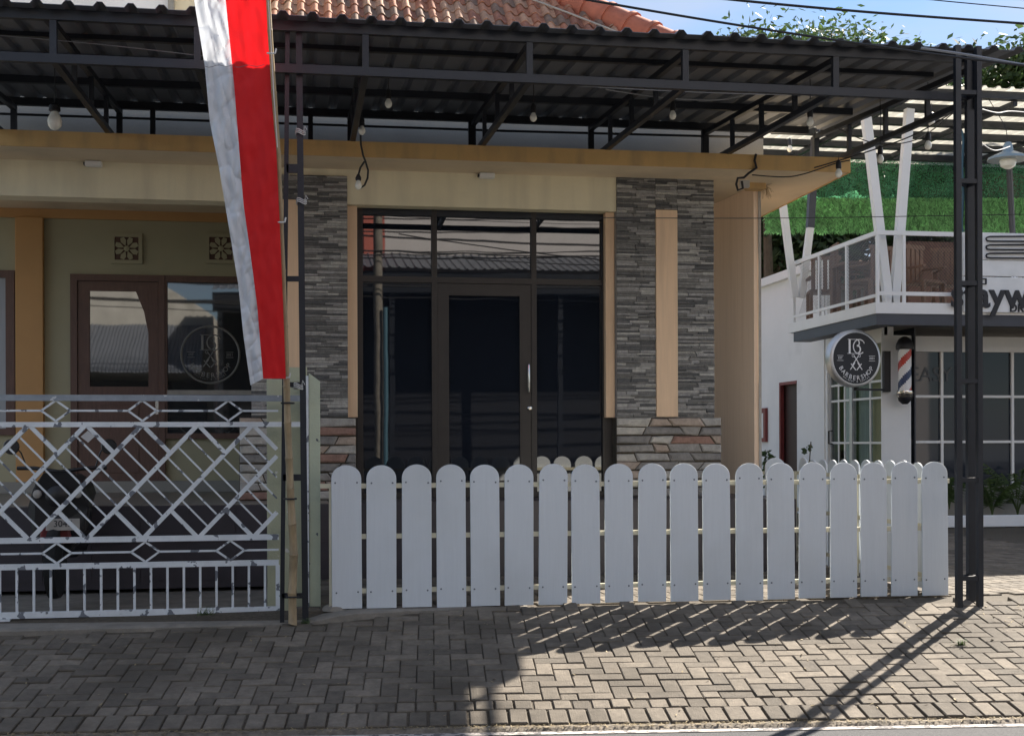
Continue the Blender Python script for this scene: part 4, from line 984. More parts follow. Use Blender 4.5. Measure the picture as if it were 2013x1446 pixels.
bulb(1607, 266, 12.6, P(1607, 240, 12.6).z, 'small bulb just above the orange cornice end', .9)
bulb(1552, 292, 13.6, P(1552, 270, 13.6).z, 'pale green bulb hanging right of the upper wall end', 1.0)
bulb(1830, 238, 10.8, ct(10.8), 'dim globe bulb behind the tangle of cables by the lattice post', 1.1, .03)
bulb(107, 237, 10.6, ct(10.6), 'large pale lamp globe at the far left under the canopy', 1.9, .03, None)
# looped black cable with a bulb
lp = [P(x, y, 10.9) for x, y in ((708, 266), (709, 285), (713, 305), (718, 318), (723, 335), (722, 350), (716, 364), (708, 370), (703, 362))]
wire('cable_loop', lp+[P(704, 345, 10.9), P(708, 330, 10.9), P(716, 318, 10.9)], .009, M['cable'], 'black cable hanging in a loop in front of the cream beam', 'cable')
b = MB(); c = P(704, 350, 10.88); t = thing('hanging_bulb', 'clear bulb caught in the looped black cable before the cream beam', 'light bulb', c, 'festoon bulbs under the canopy')
MB().lathe(c, [(.012, .03), (.026, .0), (.024, -.02)], 12).build('socket', M['socket'], t, smooth=True); MB().lathe(c+Vector((0, 0, -.018)), bulb_prof, 12).build('bulb', M['bulb'], t, smooth=True)
def wpx(name, pts, Ys, rad, mt, label, cat='cable', grp=None):
    pts = [P(x, y, Y) for (x, y), Y in zip(pts, Ys)]
    # smooth with Catmull-Rom
    out = []
    for i in range(len(pts)-1):
        p0, p1, p2, p3 = pts[max(i-1, 0)], pts[i], pts[i+1], pts[min(i+2, len(pts)-1)]
        for k in range(6):
            t = k/6; out.append(.5*((2*p1)+(p2-p0)*t+(2*p0-5*p1+4*p2-p3)*t*t+(3*p1-p0-3*p2+p3)*t**3))
    out.append(pts[-1]); return wire(name, out, rad, mt, label, cat, grp)
wpx('overhead_cable', [(1000, -30), (1130, -4), (1450, 50), (1800, 102), (2100, 140)], [7.6]*5, .008, M['cable'], 'thick black overhead cable crossing the canopy edge at the upper right')
wpx('overhead_cable', [(1300, -20), (1420, -2), (1700, 24), (2013, 47), (2200, 60)], [7.0]*5, .008, M['cable'], 'thick black overhead cable crossing the sky above the canopy')
wpx('overhead_cable', [(1700, -14), (1850, 2), (2013, 17), (2150, 30)], [8.4]*4, .004, M['cable'], 'thinnest overhead cable in the top right corner')
wpx('overhead_cable', [(1810, 95), (1900, 108), (2013, 128), (2150, 150)], [8.7, 8.6, 8.4, 8.2], .010, M['wire_grey'], 'pale cable running from the canopy corner to the right edge')
wpx('canopy_wire', [(-60, 65), (220, 90), (560, 128), (840, 148), (1150, 170), (1440, 184), (1700, 188), (1900, 186)], [9.3]*8, .0035, M['wire_grey'], 'thin pale wire strung along under the canopy')
wpx('canopy_wire', [(1190, 176), (1300, 192), (1400, 197), (1450, 190), (1510, 172)], [9.8, 9.9, 9.9, 9.8, 9.6], .006, M['wire_grey'], 'pale cable drooping under the canopy left of the clear bulb')
wpx('guy_wire', [(1180, 428), (1500, 429), (1800, 425), (2080, 420)], [9.2]*4, .003, M['cable'], 'thin dark wire stretched level across the stone column and green net')
wpx('festoon_cable', [(1478, 344), (1540, 348), (1580, 342), (1640, 322), (1670, 315)], [11.35]*5, .006, M['cable'], 'black cable looping under the right end of the orange cornice')
wpx('festoon_cable', [(1600, 330), (1700, 300), (1790, 268), (1850, 235), (1880, 215)], [10.6, 10.5, 10.3, 10.0, 9.6], .006, M['cable'], 'black festoon cable rising to the top of the lattice post')
wpx('festoon_cable', [(1640, 250), (1720, 282), (1800, 275), (1870, 225)], [11.6, 11.2, 10.5, 9.4], .005, M['cable'], 'slack black cable between the white slanted posts')
wpx('festoon_cable', [(1930, 215), (1960, 222), (1990, 219), (2060, 226)], [9.3, 9.6, 10, 10.5], .005, M['wire_grey'], 'pale cable leaving the lattice post to the right')
wpx('festoon_cable', [(1930, 283), (1955, 296), (1985, 288)], [9.4, 9.8, 10.4], .005, M['wire_grey'], 'pale slack cable right of the lattice post near the lamp shade')
wpx('water_hose', [(1888, 255), (1893, 275), (1891, 330), (1893, 380), (1890, 440), (1893, 455)], [8.96]*6, .010, M['blue_pipe'], 'blue cable hanging between the legs of the right lattice post')

# industrial lamp
c = P(1981, 303, 15.9); lp_ = thing('pendant_lamp', 'blue grey enamel lamp shade with a white globe at the right edge', 'lamp', c)
MB().lathe(c, [(r_*1.31, h_*1.31) for r_, h_ in ((.205, -.06), (.195, -.035), (.12, .0), (.055, .03), (.045, .09), (.03, .12), (.012, .125))], 24).build('shade', M['enamel'], lp_, smooth=True)
MB().lathe(c+Vector((0, 0, -.098)), [(r_*1.31, h_*1.31) for r_, h_ in ((.02, .065), (.07, .045), (.085, .0), (.07, -.05), (.03, -.075), (.005, -.08))], 18).build('globe', M['bulb'], lp_, smooth=True)
MB().tube([c+Vector((0, 0, .15)), c+Vector((-.03, 0, .36)), c+Vector((-.05, .5, .95))], .005, 5).build('cord', M['cable'], lp_)

# ================================================================== CAFE
XW = 8.17
cafe = thing('cafe_building', 'white two storey cafe with a balcony and black glazing on the right', 'building', (9.5, 17.5, 0))
def cb(name, mt, *bx, **k):
    b = MB()
    for q in bx: b.box(*q)
    return b.build(name, mt, cafe, **k)
# side wall with openings: glazed door, dark door, notice box
zw = 2.62
yN, yF = 17.42, 24.0
pY = lambda x: PX(x, 800, XW).y
g0, g1 = pY(1733), pY(1626); d0, d1 = pY(1566), pY(1532)
zg = PX(1680, 745, XW).z; zd = PX(1548, 750, XW).z
cb('side_wall', M['white_wall'], (XW, XW+.18, g0, g1, zg+.75, zw), (XW, XW+.18, g1, d0, 0, 3.98), (XW, XW+.18, d0, d1, zd, 3.98), (XW, XW+.18, d1, yF, 0, 3.98))
cb('parapet', M['white_wall'], (XW-.10, XW+.2, g1+.3, yF, 3.98, 4.12))
cb('pilaster', M['white_wall'], (XW-.02, XW+.01, pY(1622), pY(1590), 0, 3.975))
cb('side_door', M['door_dark'], (XW+.08, XW+.1, d0, d1, 0, zd))
cb('side_door_frame', M['red_frame'], (XW-.01, XW+.06, d1-.06, d1, 0, zd-.05), (XW-.01, XW+.06, d0, d1, zd-.05, zd))
# front: column, window band
xc = P(1789, 800, yN).x
cb('corner_column', M['white_wall'], (XW-.012, xc, yN-.02, g0-.002, 0, zw+.1))
wz0, wz1 = .42, P(1900, 692, 17.55).z
cb('front_wall', M['white_wall'], (xc, 14, 17.5, 17.7, wz1, zw+.1), (xc, 14, 17.5, 17.7, 0, wz0))
cb('window_pane', M['glass_cafe'], (xc, 14, 17.56, 17.57, wz0, wz1))
for x in (1853, 1992, 2131): 
    xx = P(x, 800, 17.5).x; cb('glazing_bar', M['white_trim'], (xx-.02, xx+.02, 17.52, 17.558, wz0, wz1))
for y in (779, 868): 
    z = P(1900, y, 17.5).z; cb('glazing_bar', M['white_trim'], (xc, 14, 17.525, 17.559, z-.018, z+.018))
cb('interior', M['door_dark'], (XW+.2, 14, 19.5, 19.6, 0, 2.6), (XW+.2, 14, 17.6, 19.6, -.01, .02))
text('letters', 'EASY', .30, P(1830, 737, 17.55), M['faint'], cafe, .001)
# glazed side door
gd = thing('glass_door', 'white framed glass cafe door beside the round sign', 'door', (XW, (g0+g1)/2, 0))
gm = (pY(1668)); 
b = MB().box(XW+.04, XW+.09, g0, g0+.05, 0, zg+.75).box(XW+.04, XW+.09, g1-.05, g1, 0, zg+.75).box(XW+.03, XW+.1, gm-.05, gm+.05, 0, zg+.75).box(XW+.04, XW+.09, g0+.05, g1-.05, zg+.68, zg+.75); b.build('frame', M['silver'], gd)
MB().box(XW+.06, XW+.066, g0+.05, g1-.05, .0, zg+.68).build('pane', M['glass_clear'], gd)
for x in (1642, 1654, 1704): 
    y = pY(x); MB().box(XW+.045, XW+.059, y-.018, y+.018, 0, zg+.68).build('glazing_bar', M['white_trim'], gd)
for y in (870, 784, 752): 
    z = PX(1690, y, XW).z; MB().box(XW+.046, XW+.0585, g0+.05, g1-.05, z-.016, z+.016).build('glazing_bar', M['white_trim'], gd)
MB().box(XW+.12, XW+.14, g0+.05, pY(1700), 0.3, zg+.7).build('curtain', M['tan_curtain'], gd); MB().box(XW+.13, XW+.15, pY(1700), pY(1672), 0, zg+.7).build('curtain', M['grey_curtain'], gd); MB().box(XW+.13, XW+.15, pY(1660), pY(1645), .6, zg+.7).build('curtain', M['white_wall'], gd); MB().box(XW+.5, XW+.52, g0, g1, 0, zg+.7).build('inner_screen', M['dark_band'], gd)
hz0, hz1 = PX(1632, 872, XW).z, PX(1632, 847, XW).z
MB().tube([(XW+.03, pY(1632), hz1), (XW-.03, pY(1632), hz1), (XW-.03, pY(1632), hz0), (XW+.03, pY(1632), hz0)], .013, 6).build('handle', M['cable'], gd)
y0_, y1_ = pY(1509), pY(1497); z0_, z1_ = PX(1503, 868, XW).z, PX(1503, 802, XW).z
nb = thing('notice_board', 'narrow red framed notice board on the white side wall', 'notice board', (XW, y0_, z0_))
MB().box(XW-.05, XW-.004, y0_, y1_, z0_, z1_).build('frame', M['red_frame'], nb); MB().box(XW-.056, XW-.051, y0_+.1, y1_-.1, z0_+.07, z1_-.09).build('sheet', M['white_wall'], nb)
# balcony slab
YB0, XB0 = 16.3, P(1721, 600, 16.3).x; YB1 = 19.3
zs0, zs1, zs2 = P(1750, 638, YB0).z, P(1750, 616, YB0).z, P(1750, 594, YB0).z
cb('balcony_beam', M['dark_band'], (XB0+.02, 14, YB0+.02, YB0+.3, zs0, zs1), (XB0+.02, XB0+.3, YB0+.3, YB1, zs0, zs1), )
cb('balcony_slab', M['white_trim'], (XB0, 14, YB0, YB1+.2, zs1, zs2))
cb('soffit', M['grey_wall'], (XB0+.31, 14, YB0+.31, YB1, zs1-.04, zs1-.002))
# railing
rl = thing('balcony_railing', 'white railing with dark mesh panels round the cafe balcony', 'railing', (XB0, YB0, zs2))
zt7 = P(1780, 463, YB0+.05).z
xs_ = [P(x, 500, YB0+.05).x for x in (1776, 1890, 2004, 2118)]
for x in [XB0+.05]+xs_: MB().box(x-.02, x+.02, YB0+.03, YB0+.07, zs2, zt7).build('post', M['white_trim'], rl)
MB().box(XB0+.026, 14, YB0+.026, YB0+.07, zt7+.001, zt7+.06).build('top_rail', M['white_trim'], rl); MB().box(XB0+.034, 14, YB0+.034, YB0+.066, zs2+.10, zs2+.15).build('bottom_rail', M['white_trim'], rl)
for y in [YB0+.05+(YB1-YB0)*f_ for f_ in (.33, .66, 1.0)]: MB().box(XB0+.03, XB0+.07, y-.02, y+.02, zs2, zt7).build('post', M['white_trim'], rl)
MB().box(XB0+.032, XB0+.072, YB0+.071, YB1+.1, zt7, zt7+.06).build('top_rail', M['white_trim'], rl); MB().box(XB0+.034, XB0+.066, YB0+.1, YB1+.1, zs2+.08, zs2+.12).build('bottom_rail', M['white_trim'], rl)
b = MB()
for i in range(90):
    x = xs_[0]+i*.045
    if x > 10.4: break
    for s in (-1, 1):
        a0 = Vector((x, YB0+.05, zs2+.15 if s > 0 else zt7)); hgt2 = zt7-zs2-.15; b.bar(a0, a0+Vector((hgt2*.9, 0, s*hgt2)), .004, .004)
b.build('mesh_panel', M['black_steel'], rl, stuff=True)
b = MB()
for i in range(60):
    y = YB0+.08+i*.045-0.6
    for s in (-1, 1):
        hgt2 = zt7-zs2-.12; a0 = Vector((XB0+.05, y, zs2+.12 if s > 0 else zt7)); a1 = a0+Vector((0, hgt2*.9, s*hgt2))
        if a0.y < YB0+.08: f_ = (YB0+.08-a0.y)/(a1.y-a0.y); a0 = a0.lerp(a1, f_) if f_ < 1 else None
        if a0 is None: continue
        if a1.y > YB1: 
            if a0.y > YB1: continue
            a1 = a0.lerp(a1, (YB1-a0.y)/(a1.y-a0.y))
        b.bar(a0, a1, .003, .003)
b.build('mesh_panel', M['wire_grey'], rl, stuff=True)
# V shaped white posts
vp = thing('slanted_posts', 'pair of white slanted steel posts forming a V at the balcony corner', 'post', P(1750, 597, YB0+.2))
MB().bar(P(1746, 600, YB0+.25), P(1700, 215, YB0+.25), .115, .1, upv=(0, 1, 0)).build('strut', M['white_trim'], vp)
MB().bar(P(1757, 600, YB0+.25), P(1787, 215, YB0+.25), .115, .1, upv=(0, 1, 0)).build('strut', M['white_trim'], vp)
vp = thing('slanted_posts', 'thinner pair of white slanted posts at the rear left corner of the balcony', 'post', P(1570, 560, YB1))
MB().bar(P(1562, 585, YB1-.1), P(1529, 330, YB1-.1), .10, .09, upv=(0, 1, 0)).build('strut', M['white_trim'], vp)
MB().bar(P(1575, 585, YB1-.1), P(1592, 448, YB1-.1), .10, .09, upv=(0, 1, 0)).build('strut', M['white_trim'], vp)
MB().bar(P(1592, 448, YB1-.1), P(1602, 270, YB1-.1), .11, .1, upv=(0, 1, 0)).build('strut_extension', M['dark_band'], vp)
tag(MB().tube([P(1990, 460, 19.5), P(1982, 300, 19.5)], .05, 8).build('roof_post', M['dark_band']), 'slim dark roof post behind the green net at the right edge', 'post')
# cafe roof
cr = thing('cafe_roof', 'pale corrugated balcony roof on black beams above the cafe', 'roof', (9, 18, 5.8))
zc0 = P(1970, 190, YB0).z
zc = lambda y: zc0+.03*(y-YB0)
for k in range(10):
    x0 = P(1515, 280, 20).x-.4+k*.8
    sheet(x0, 4, YB0-.2, 21.6, lambda y: zc(y)+.06, .2, .03).build('roof_sheet', M['roofwhite'], cr)
for i in range(7):
    y = YB0+.0+i*.86; MB().box(P(1515, 280, 20).x-.4, 14, y-.06, y+.06, zc(y)-.045, zc(y)+.055).build('purlin', M['black_steel'], cr)
for x in (8.0, 9.6, 11.2): MB().bar((x, YB0, zc(YB0)-.085), (x, 21.4, zc(21.4)-.085), .06, .07).build('rafter', M['black_steel'], cr)
# shade net
nets = thing('shade_net', 'bright green shade net hung behind the cafe balcony', 'net', P(1750, 450, 21))
def netm(y0, y1, mt, nm):
    b = MB(); n = 40; mrow = 10; vs = []
    for j in range(mrow+1):
        for i in range(n+1):
            x = 1505+(2090-1505)*i/n; y = y0+(y1+ (1.5*math.sin(i*.5))-y0)*j/mrow
            p = P(x, y, 21+.08*math.sin(i*.9+j*.4)+.05*math.sin(i*2.3)); vs.append(p)
    b.add(vs, [(j*(n+1)+i, j*(n+1)+i+1, (j+1)*(n+1)+i+1, (j+1)*(n+1)+i) for j in range(mrow) for i in range(n)]); b.build(nm, mt, nets, smooth=True)
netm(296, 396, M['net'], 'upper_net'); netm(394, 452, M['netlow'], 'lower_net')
vs = []; fs = []
for i in range(15000):
    y = random.uniform(388, 455); p = P(random.uniform(1505, 2060), y, 20.9+random.uniform(-.05, .03)); an = random.uniform(-2.6, -.5); l = random.uniform(.03, .09)
    d_ = Vector((math.cos(an), random.uniform(-.5, .1), math.sin(an)))*l; w_ = Vector((-d_.z, 0, d_.x)).normalized()*random.uniform(.006, .012); k = len(vs); vs += [p-w_, p+w_, p+d_+w_*.4, p+d_-w_*.4]; fs.append((k, k+1, k+2, k+3))
MB().add(vs, fs).build('turf_blades', M['blade'], nets, stuff=True)
# sign wall on the right of the balcony
sw = thing('sign_wall', 'light grey sign wall with dark lettering on the cafe balcony front', 'sign', P(1990, 600, YB0-.05))
xs0 = P(1926, 500, YB0-.04).x
for (ya, yb, mt) in ((458, 511, 'white_wall'), (512, 543, 'white_wall'), (545, 614, 'white_wall')):
    MB().box(P(1928, 500, YB0-.04).x-.25, 14, YB0-.05, YB0-.005, P(1980, yb, YB0-.05).z, P(1980, ya, YB0-.05).z).build('panel', M[mt], sw, bevel=.003)
for k in range(3):
    yc = 469+16.5*k; pts = [P(2100, yc-5+ (0), YB0-.08), P(1945, yc-4, YB0-.08), P(1939, yc-2, YB0-.08), P(1938, yc+1, YB0-.08), P(1940, yc+4, YB0-.08), P(1946, yc+5, YB0-.08), P(2100, yc+6, YB0-.08)]
    MB().tube(pts, .012, 6).build('pipe_logo', M['cable'], sw)
text('letters', 'stayw', .50, (P(1868, 576, YB0-.06).x, YB0-.06, P(1960, 582, YB0-.06).z), M['sign_black'], sw, .012, align='LEFT', bold=.010)
text('letters', 'DRI', .155, (P(1984, 607, YB0-.06).x, YB0-.06, P(1998, 606, YB0-.06).z), M['sign_black'], sw, .006, align='LEFT', bold=.003)
b = MB(); q = P(1933, 553, YB0-.06)
for dx_, dz_, w_, h_ in ((0, .035, .08, .015), (0, -.035, .08, .015), (.035, 0, .015, .07), (-.035, 0, .015, .07)): b.box(q.x+dx_-w_/2, q.x+dx_+w_/2, q.y-.01, q.y+.008, q.z+dz_-h_/2, q.z+dz_+h_/2)
b.build('square_mark', M['sign_black'], sw)
# round barber sign
cs = P(1682, 704, 16.7); rs = 52/F*17.4
sg = thing('round_sign', 'round black barbershop light box with silver rim on a wall bracket', 'sign', cs)
YAW = R(7)
ax = Vector((math.sin(YAW), -math.cos(YAW), 0))
MB().lathe(cs, [(rs*1.08, -.15), (rs*1.10, -.14), (rs*1.10, -.01), (rs*1.06, .004), (rs*1.0, .006)], 48, ax).build('rim', M['silver'], sg, smooth=True)
MB().lathe(cs, [(rs*.985, .0), (rs*.985, .0085)], 48, ax).build('face', M['sign_black'], sg)
fc = cs+ax*.0095; emblem(sg, (fc.x, fc.z), rs*.95, fc.y, M['sign_white'], yaw=YAW)
bkt = MB().bar(P(1680, 765, 16.8), P(1742, 766, 17.36), .03, .03); bkt.box(P(1735, 700, 17.38).x, P(1748, 700, 17.38).x, 17.34, 17.395, P(1740, 770, 17.36).z, P(1740, 690, 17.36).z)
bkt.build('bracket', M['cable'], sg)
MB().tube([cs+Vector((0, .15, -rs*.9)), P(1684, 765, 16.8)], .018, 6).build('stem', M['cable'], sg)
# barber pole
bp0 = P(1778, 725, 17.2); bpz0, bpz1 = P(1778, 772, 17.2).z, P(1778, 684, 17.2).z; rb = .092
bp = thing('barber_pole', 'small red white and blue striped barber pole on the white wall', 'barber pole', (bp0.x, 17.2, bpz0))
hgt3 = bpz1-bpz0; n = 24; rowsn = 60
cols = [('cream_stripe', M['sign_white'], []), ('red_stripe', M['red'], []), ('blue_stripe', M['blue'], [])]
vs = []
for j in range(rowsn+1):
    for i in range(n): a = 2*math.pi*i/n; vs.append((bp0.x+rb*math.cos(a), 17.2+rb*math.sin(a), bpz0+hgt3*j/rowsn))
for j in range(rowsn):
    for i in range(n):
        ph = (i/n*1.0 - j/rowsn*1.15+.3) % 1; k = 1 if ph < .22 else (2 if .5 < ph < .72 else 0)
        cols[k][2].append((j*n+i, j*n+(i+1) % n, (j+1)*n+(i+1) % n, (j+1)*n+i))
for nm, mt, fs in cols: MB().add(vs, fs).build(nm, mt, bp, smooth=True)
MB().lathe((bp0.x, 17.2, bpz1), [(rb*1.3, -.02), (rb*1.35, .02), (rb*1.25, .07), (rb*.9, .13), (rb*.3, .165)], 20).build('top_cap', M['sign_black'], bp, smooth=True)
MB().lathe((bp0.x, 17.2, bpz0), [(rb*1.2, .03), (rb*1.25, .0), (rb*1.15, -.02), (rb*1.25, -.035), (rb*1.1, -.06)], 20).build('chrome_ring', M['chrome'], bp, smooth=True)
MB().lathe((bp0.x, 17.2, bpz0-.06), [(rb*1.05, 0), (rb*.95, -.05), (rb*.4, -.10)], 20).build('bottom_cap', M['sign_black'], bp, smooth=True)
for z in (bpz0-.02, bpz1+.02): MB().box(bp0.x-.03, bp0.x+.03, 17.2+rb-.01, 17.41, z-.015, z+.015).build('bracket', M['silver'], bp)
# planter with plants
pl = thing('planter', 'low white planter kerb with soil in front of the cafe window', 'planter', (9.2, 16.9, 0))
px0 = P(1800, 1000, 16.7).x
MB().box(px0, 14, 16.65, 16.8, 0, .16).build('kerb', M['white_wall'], pl, bevel=.01); MB().box(px0, 14, 16.81, 17.49, 0, .12).build('soil', M['soil'], pl); MB().box(px0, 14, 17.30, 17.49, .12, .55).build('back', M['grey_wall'], pl)
def palm(c, h, n, lab, spread=.5):
    t = thing('palm_plant', lab, 'plant', c, 'plants in the planter')
    st = MB(); lf = MB()
    for i in range(n):
        an = random.uniform(0, 6.28); ln_ = h*random.uniform(.6, 1.1); d_ = Vector((math.cos(an), math.sin(an)*.5, 0)); pts = []
        for k in range(8): u_ = k/7; pts.append(c+d_*ln_*spread*u_**1.5+Vector((0, 0, ln_*(u_-.32*u_*u_))))
        st.tube(pts, .006, 4)
        for k in range(3, 8):
            for j in range(3):
                p = pts[k].lerp(pts[k-1], j/3); s_ = d_.cross(Vector((0, 0, 1)))
                for sgn in (-1, 1):
                    e = p+(s_*sgn*.7+d_*.6+Vector((0, 0, random.uniform(-.4, .1)))).normalized()*random.uniform(.10, .17); wv_ = Vector((0, 0, .011)); lf.add([p-wv_, e, p+wv_], [(0, 1, 2)])
    st.build('stem', M['grass'], t); lf.build('leaves', M['leaf'], t)
palm(P(1866, 1000, 17.0)+Vector((0, 0, .0)), .62, 9, 'small fan of green leaves between the fence and the black post')
q = P(1950, 1000, 17.0); q.z = .12; palm(q, .75, 12, 'bushy palm in the planter just right of the black post')
q = P(2000, 1000, 17.05); q.z = .12; palm(q, 1.05, 14, 'tallest palm in the planter at the right edge', .55)
for (x, Y, h, lb) in ((1504, 20.5, .6, 'dark leafy pot plant beside the narrow red notice board'), (1583, 17.0, 1.55, 'thin climbing sprig against the white wall right of the dark door')):
    c = P(x, 900, Y); c.z = 0; st = MB(); lf = MB(); t = thing('wall_plant', lb, 'plant', c); top = P(x, 884 if x < 1550 else 868, Y).z
    st.tube([c, c+Vector((.03, 0, top*.5)), c+Vector((.0 if x < 1550 else .08, 0, top))], .008, 5)
    for i in range(70 if x < 1550 else 30):
        u_ = random.uniform(.45, 1); p = c+Vector((.03, 0, top*u_)); an = random.uniform(0, 6.28); d_ = Vector((math.cos(an), math.sin(an), random.uniform(-.5, .5))); e = p+d_*random.uniform(.06, .16 if x < 1550 else .1); s_ = Vector((-d_.z, 0, d_.x))*.03
        lf.add([p, (p+e)/2+s_, e, (p+e)/2-s_], [(0, 1, 2, 3)])
    st.build('stem', M['bark'], t); lf.build('leaves', M['leaf2'], t)
# balcony chairs
def chair(x, Y, lab, rz=0, hback=.55):
    c = P(x, 590, Y); c.z = zs2
    t = thing('wooden_chair', lab, 'chair', c, 'wooden chairs on the cafe balcony')
    mrz = Matrix.Rotation(rz, 3, 'Z')
    def bb(name, *q):
        b = MB().box(*q); b.v = [c+mrz @ v for v in b.v]; return b.build(name, M['chairwood'], t)
    bb('seat', -.23, .23, -.22, .22, .42, .46)
    for sx in (-.21, .21):
        for sy in (-.2, .2): bb('leg', sx-.025, sx+.025, sy-.025, sy+.025, 0, .42)
        bb('armrest', sx-.03, sx+.03, -.22, .2, .64, .67)
    for k in range(5): bb('back_slat', -.21+k*.09, -.15+k*.09, .2, .225, .46, .46+hback)
    bb('back_rail', -.24, .24, .195, .23, .46+hback, .52+hback)
chair(1618, 18.9, 'slatted wooden chair at the left end of the balcony', R(165), .45)
chair(1668, 18.2, 'brown wooden chair behind the second balcony railing panel', R(80))
chair(1712, 17.5, 'brown wooden chair nearest the balcony corner', R(200), .4)
chair(1815, 17.6, 'wooden chair behind the dark mesh of the front railing', R(20), .5)
chair(1870, 17.8, 'wooden chair behind the mesh next to the lattice post', R(-10), .5)
tt = thing('balcony_table', 'wooden table between the chairs on the cafe balcony', 'table', P(1690, 590, 17.9)); c = P(1690, 590, 17.9); c.z = zs2
MB().box(c.x-.35, c.x+.35, c.y-.3, c.y+.3, c.z+.70, c.z+.74).build('table_top', M['chairwood'], tt)
for sx in (-.3, .3):
    for sy in (-.25, .25): MB().box(c.x+sx-.03, c.x+sx+.03, c.y+sy-.03, c.y+sy+.03, c.z, c.z+.70).build('leg', M['chairwood'], tt)
bk = thing('rear_shed', 'low tiled outbuilding seen through the balcony railing', 'building', P(1640, 540, 26))
MB().box(P(1590, 540, 26).x, 15, 26, 27, 0, P(1640, 560, 26).z).build('wall', M['grey_wall'], bk)
a = P(1590, 560, 25.7); MB().add([a, Vector((15, 25.7, a.z)), Vector((15, 27.5, a.z+.9)), Vector((a.x, 27.5, a.z+.9))], [(0, 1, 2, 3)]).build('roof', M['tile'], bk)
bl = MB().box(P(1785, 500, 23.5).x, P(1885, 500, 23.5).x+.3, 23.5, 23.7, 2.5, P(1830, 475, 23.5).z); t = thing('brick_wall', 'brown brick wall behind the mesh panel of the front balcony', 'wall', P(1830, 560, 23.5)); bl.build('core', mat('brickwall', (.17, .10, .08), .9, .3, 12, .4, 60), t)

# ================================================================== TREES
def tree(name, base, h, crown, label, n=9000, ls=.16, mt='leaf', group=None, trunk=.16):
    t = thing(name, label, 'tree', base, group); base = Vector(base)
    tr_ = MB(); c0 = Vector(crown[0]); rr = crown[1]
    mid = base.lerp(c0, .6)+Vector((random.uniform(-.2, .2), 0, 0))
    tr_.tube([base, base.lerp(mid, .5)+Vector((.1, 0, 0)), mid, c0], [trunk, trunk*.8, trunk*.55, trunk*.25], 8)
    cl = []
    for i in range(26):
        a = random.uniform(0, 6.28); e = random.uniform(-.5, 1); r_ = random.uniform(.35, .95)
        p = c0+Vector((math.cos(a)*math.sqrt(max(0, 1-e*e*.8))*rr[0]*r_, math.sin(a)*math.sqrt(max(0, 1-e*e*.8))*rr[1]*r_, e*rr[2]*r_)); cl.append(p)
        tr_.tube([mid.lerp(c0, random.uniform(0, .8)), (mid+p)/2+Vector((0, 0, random.uniform(-.1, .3))), p], [trunk*.28, trunk*.16, trunk*.05], 5)
    tr_.build('trunk', M['bark'], t, smooth=True)
    vs = []; fs = []; k = 0; sr = sum(rr)/3*.30
    for i in range(n):
        c = random.choice(cl); p = c+Vector((random.gauss(0, sr), random.gauss(0, sr), random.gauss(0, sr*.7)))
        d_ = Vector((random.gauss(0, 1), random.gauss(0, 1), random.gauss(-.2, .7))).normalized(); s_ = d_.orthogonal().normalized(); s_ = (s_+d_.cross(s_)*random.uniform(-1, 1)).normalized()
        l = ls*random.uniform(.6, 1.3); w_ = l*.22; q = p+d_*l*.5
        vs += [p, q+s_*w_, p+d_*l, q-s_*w_]; fs.append((k, k+1, k+2, k+3)); k += 4
    me = bpy.data.meshes.new('crown'); me.from_pydata([v-base for v in vs], [], fs); me.materials.append(M[mt])
    o = bpy.data.objects.new('crown', me); COL.objects.link(o); o.parent = t
def tpx(x, y, Y): return P(x, y, Y)
c = tpx(1500, 95, 24); tree('background_tree', (c.x, 24, 0), 9, (c+Vector((0, 0, -.40)), (1.3, 1.1, .7)), 'sparse treetop left of the others above the canopy', 2000, .15, 'leaf', 'treetops above the canopy')
c = tpx(1607, 90, 25); tree('background_tree', (c.x, 25, 0), 9, (c+Vector((0, 0, -.35)), (.55, .9, .75)), 'dense treetop poking above the middle of the canopy edge', 2200, .14, 'leaf', 'treetops above the canopy')
c = tpx(1668, 85, 26); tree('background_tree', (c.x, 26, 0), 9, (c+Vector((0, 0, -.55)), (.5, .9, .9)), 'spiky treetop just right of the middle one, under the cable', 2000, .17, 'leaf', 'treetops above the canopy')
c = tpx(1755, 105, 27); tree('background_tree', (c.x, 27, 0), 9, (c+Vector((0, 0, -.5)), (1.1, .9, .6)), 'low yellow green treetop barely showing over the canopy', 1300, .2, 'leaf', 'treetops above the canopy')
c = tpx(2025, 175, 23); tree('background_tree', (c.x, 23, 0), 7, (c, (1.0, 1.2, .8)), 'leafy tree at the right edge beyond the lattice post', 5200, .2, 'leaf')
c = tpx(1960, 260, 25); tree('background_tree', (c.x, 25, 0), 7, (c, (1.6, 1.2, 1.5)), 'tree mass showing between the lattice post and the cafe roof', 6000, .2, 'leaf2')
for i, (x, y, Y, r_, lb) in enumerate(((1500, 470, 25.5, 1.7, 'dark bushy tree beside the peach wing wall'), (1640, 400, 26.5, 2.2, 'dark tree behind the left part of the green net'), (1800, 400, 27, 2.3, 'dark tree behind the middle of the green net'), (1960, 400, 27, 2.2, 'dark tree behind the right part of the green net'))):
    c = tpx(x, y, Y); tree('background_tree', (c.x, Y, 0), 7, (c, (r_, 1.4, r_*.95)), lb, 9000, .24, 'leaf2', 'dark trees behind the net')
MB().add([(-40, 60, -.5), (90, 60, -.5), (90, 60, 7), (-40, 60, 7)], [(0, 1, 2, 3)]).build('far_wood', M['leaf2'], stuff=True)

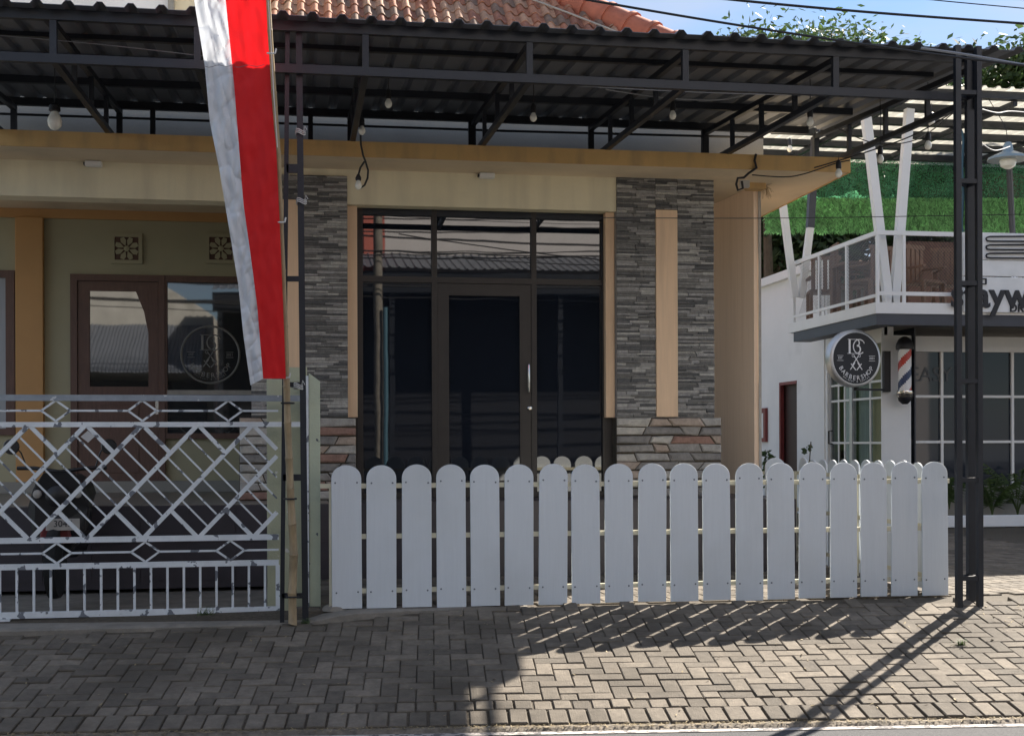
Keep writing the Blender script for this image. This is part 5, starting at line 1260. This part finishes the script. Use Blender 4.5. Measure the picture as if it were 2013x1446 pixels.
# ================================================================== ACROSS THE STREET (seen in the glass)
XP_ = P(757, 800, 24.4+4.2).x; XR_ = P(757, 800, 24.4+8).x; XQ_ = P(716, 800, 24.4+8).x
op = thing('opposite_shop', 'long pale shop house with a dark awning across the street, seen mirrored in the glass', 'building', (0, -8, 0))
MB().box(XR_, 22, -12, -8, -.4, 11).build('wall', M['pinkwall'], op); MB().box(XQ_, XR_, -12, -8, -.4, 11).build('red_wall', M['redwall'], op)
for k in range(28): sheet(-2.4+k*.8, 4, -8, -5.6, lambda y: 5.95-.28*(y+8), .2, .03).build('awning_sheet', M['sheet'], op)
MB().box(-2.4, 20, -7.9, -7.7, -.4, 5.2).build('shutter', M['sign_black'], op)  # black colour stands in for the deep shade under the awning
MB().box(-2.4, 20, -5.75, -5.65, 4.7, 5.2).build('awning_beam', M['black_steel'], op)
for x in (-2.2, 2, 6, 10, 14, 18): MB().box(x-.06, x+.06, -5.8, -5.68, -.4, 4.7).build('awning_post', M['black_steel'], op)
og = thing('opposite_house', 'beige gabled house across the street, seen mirrored in the porch window', 'house', (-7, -9, 0))
MB().prism([(-16, -9, -.4), (-2.6, -9, -.4), (-2.6, -9, 4.9), (-8.5, -9, 8.4), (-16, -9, 5.2)], (0, -4, 0)).build('gable_wall', M['beigewall'], og)
for k in range(16): sheet(-15.6+k*.8, 8, -9, -6.6, lambda y: 4.6-.62*(y+9), .1, .03).build('lean_to_sheet', M['sheet'], og)
MB().box(-15.6, -2.8, -8.9, -8.7, -.4, 3).build('shop_wall', M['dark_band'], og)
up_ = thing('utility_pole', 'street pole with a blue pipe across the road, seen mirrored in the glass', 'pole', (XP_-.15, -4.2, -.4))
MB().tube([(XP_-.15, -4.2, -.4), (XP_-.15, -4.2, 9)], .10, 10).build('pole', M['concrete'], up_, smooth=True); MB().tube([(XP_, -4.05, -.4), (XP_, -4.05, 4.2)], .05, 8).build('pipe', M['blue_pipe'], up_, smooth=True)
for i in range(16):
    z = random.uniform(4.8, 6.9); y = -4.2+random.uniform(-.3, .3)
    wire('street_cable', sag((-14, y, z+random.uniform(-.4, .4)), (16, y, z+random.uniform(-.6, .6)), random.uniform(.1, .5)), random.choice([.012, .018, .026]), M['cable'], 'black overhead street cable on the far side of the road', 'cable', 'street cables across the road')
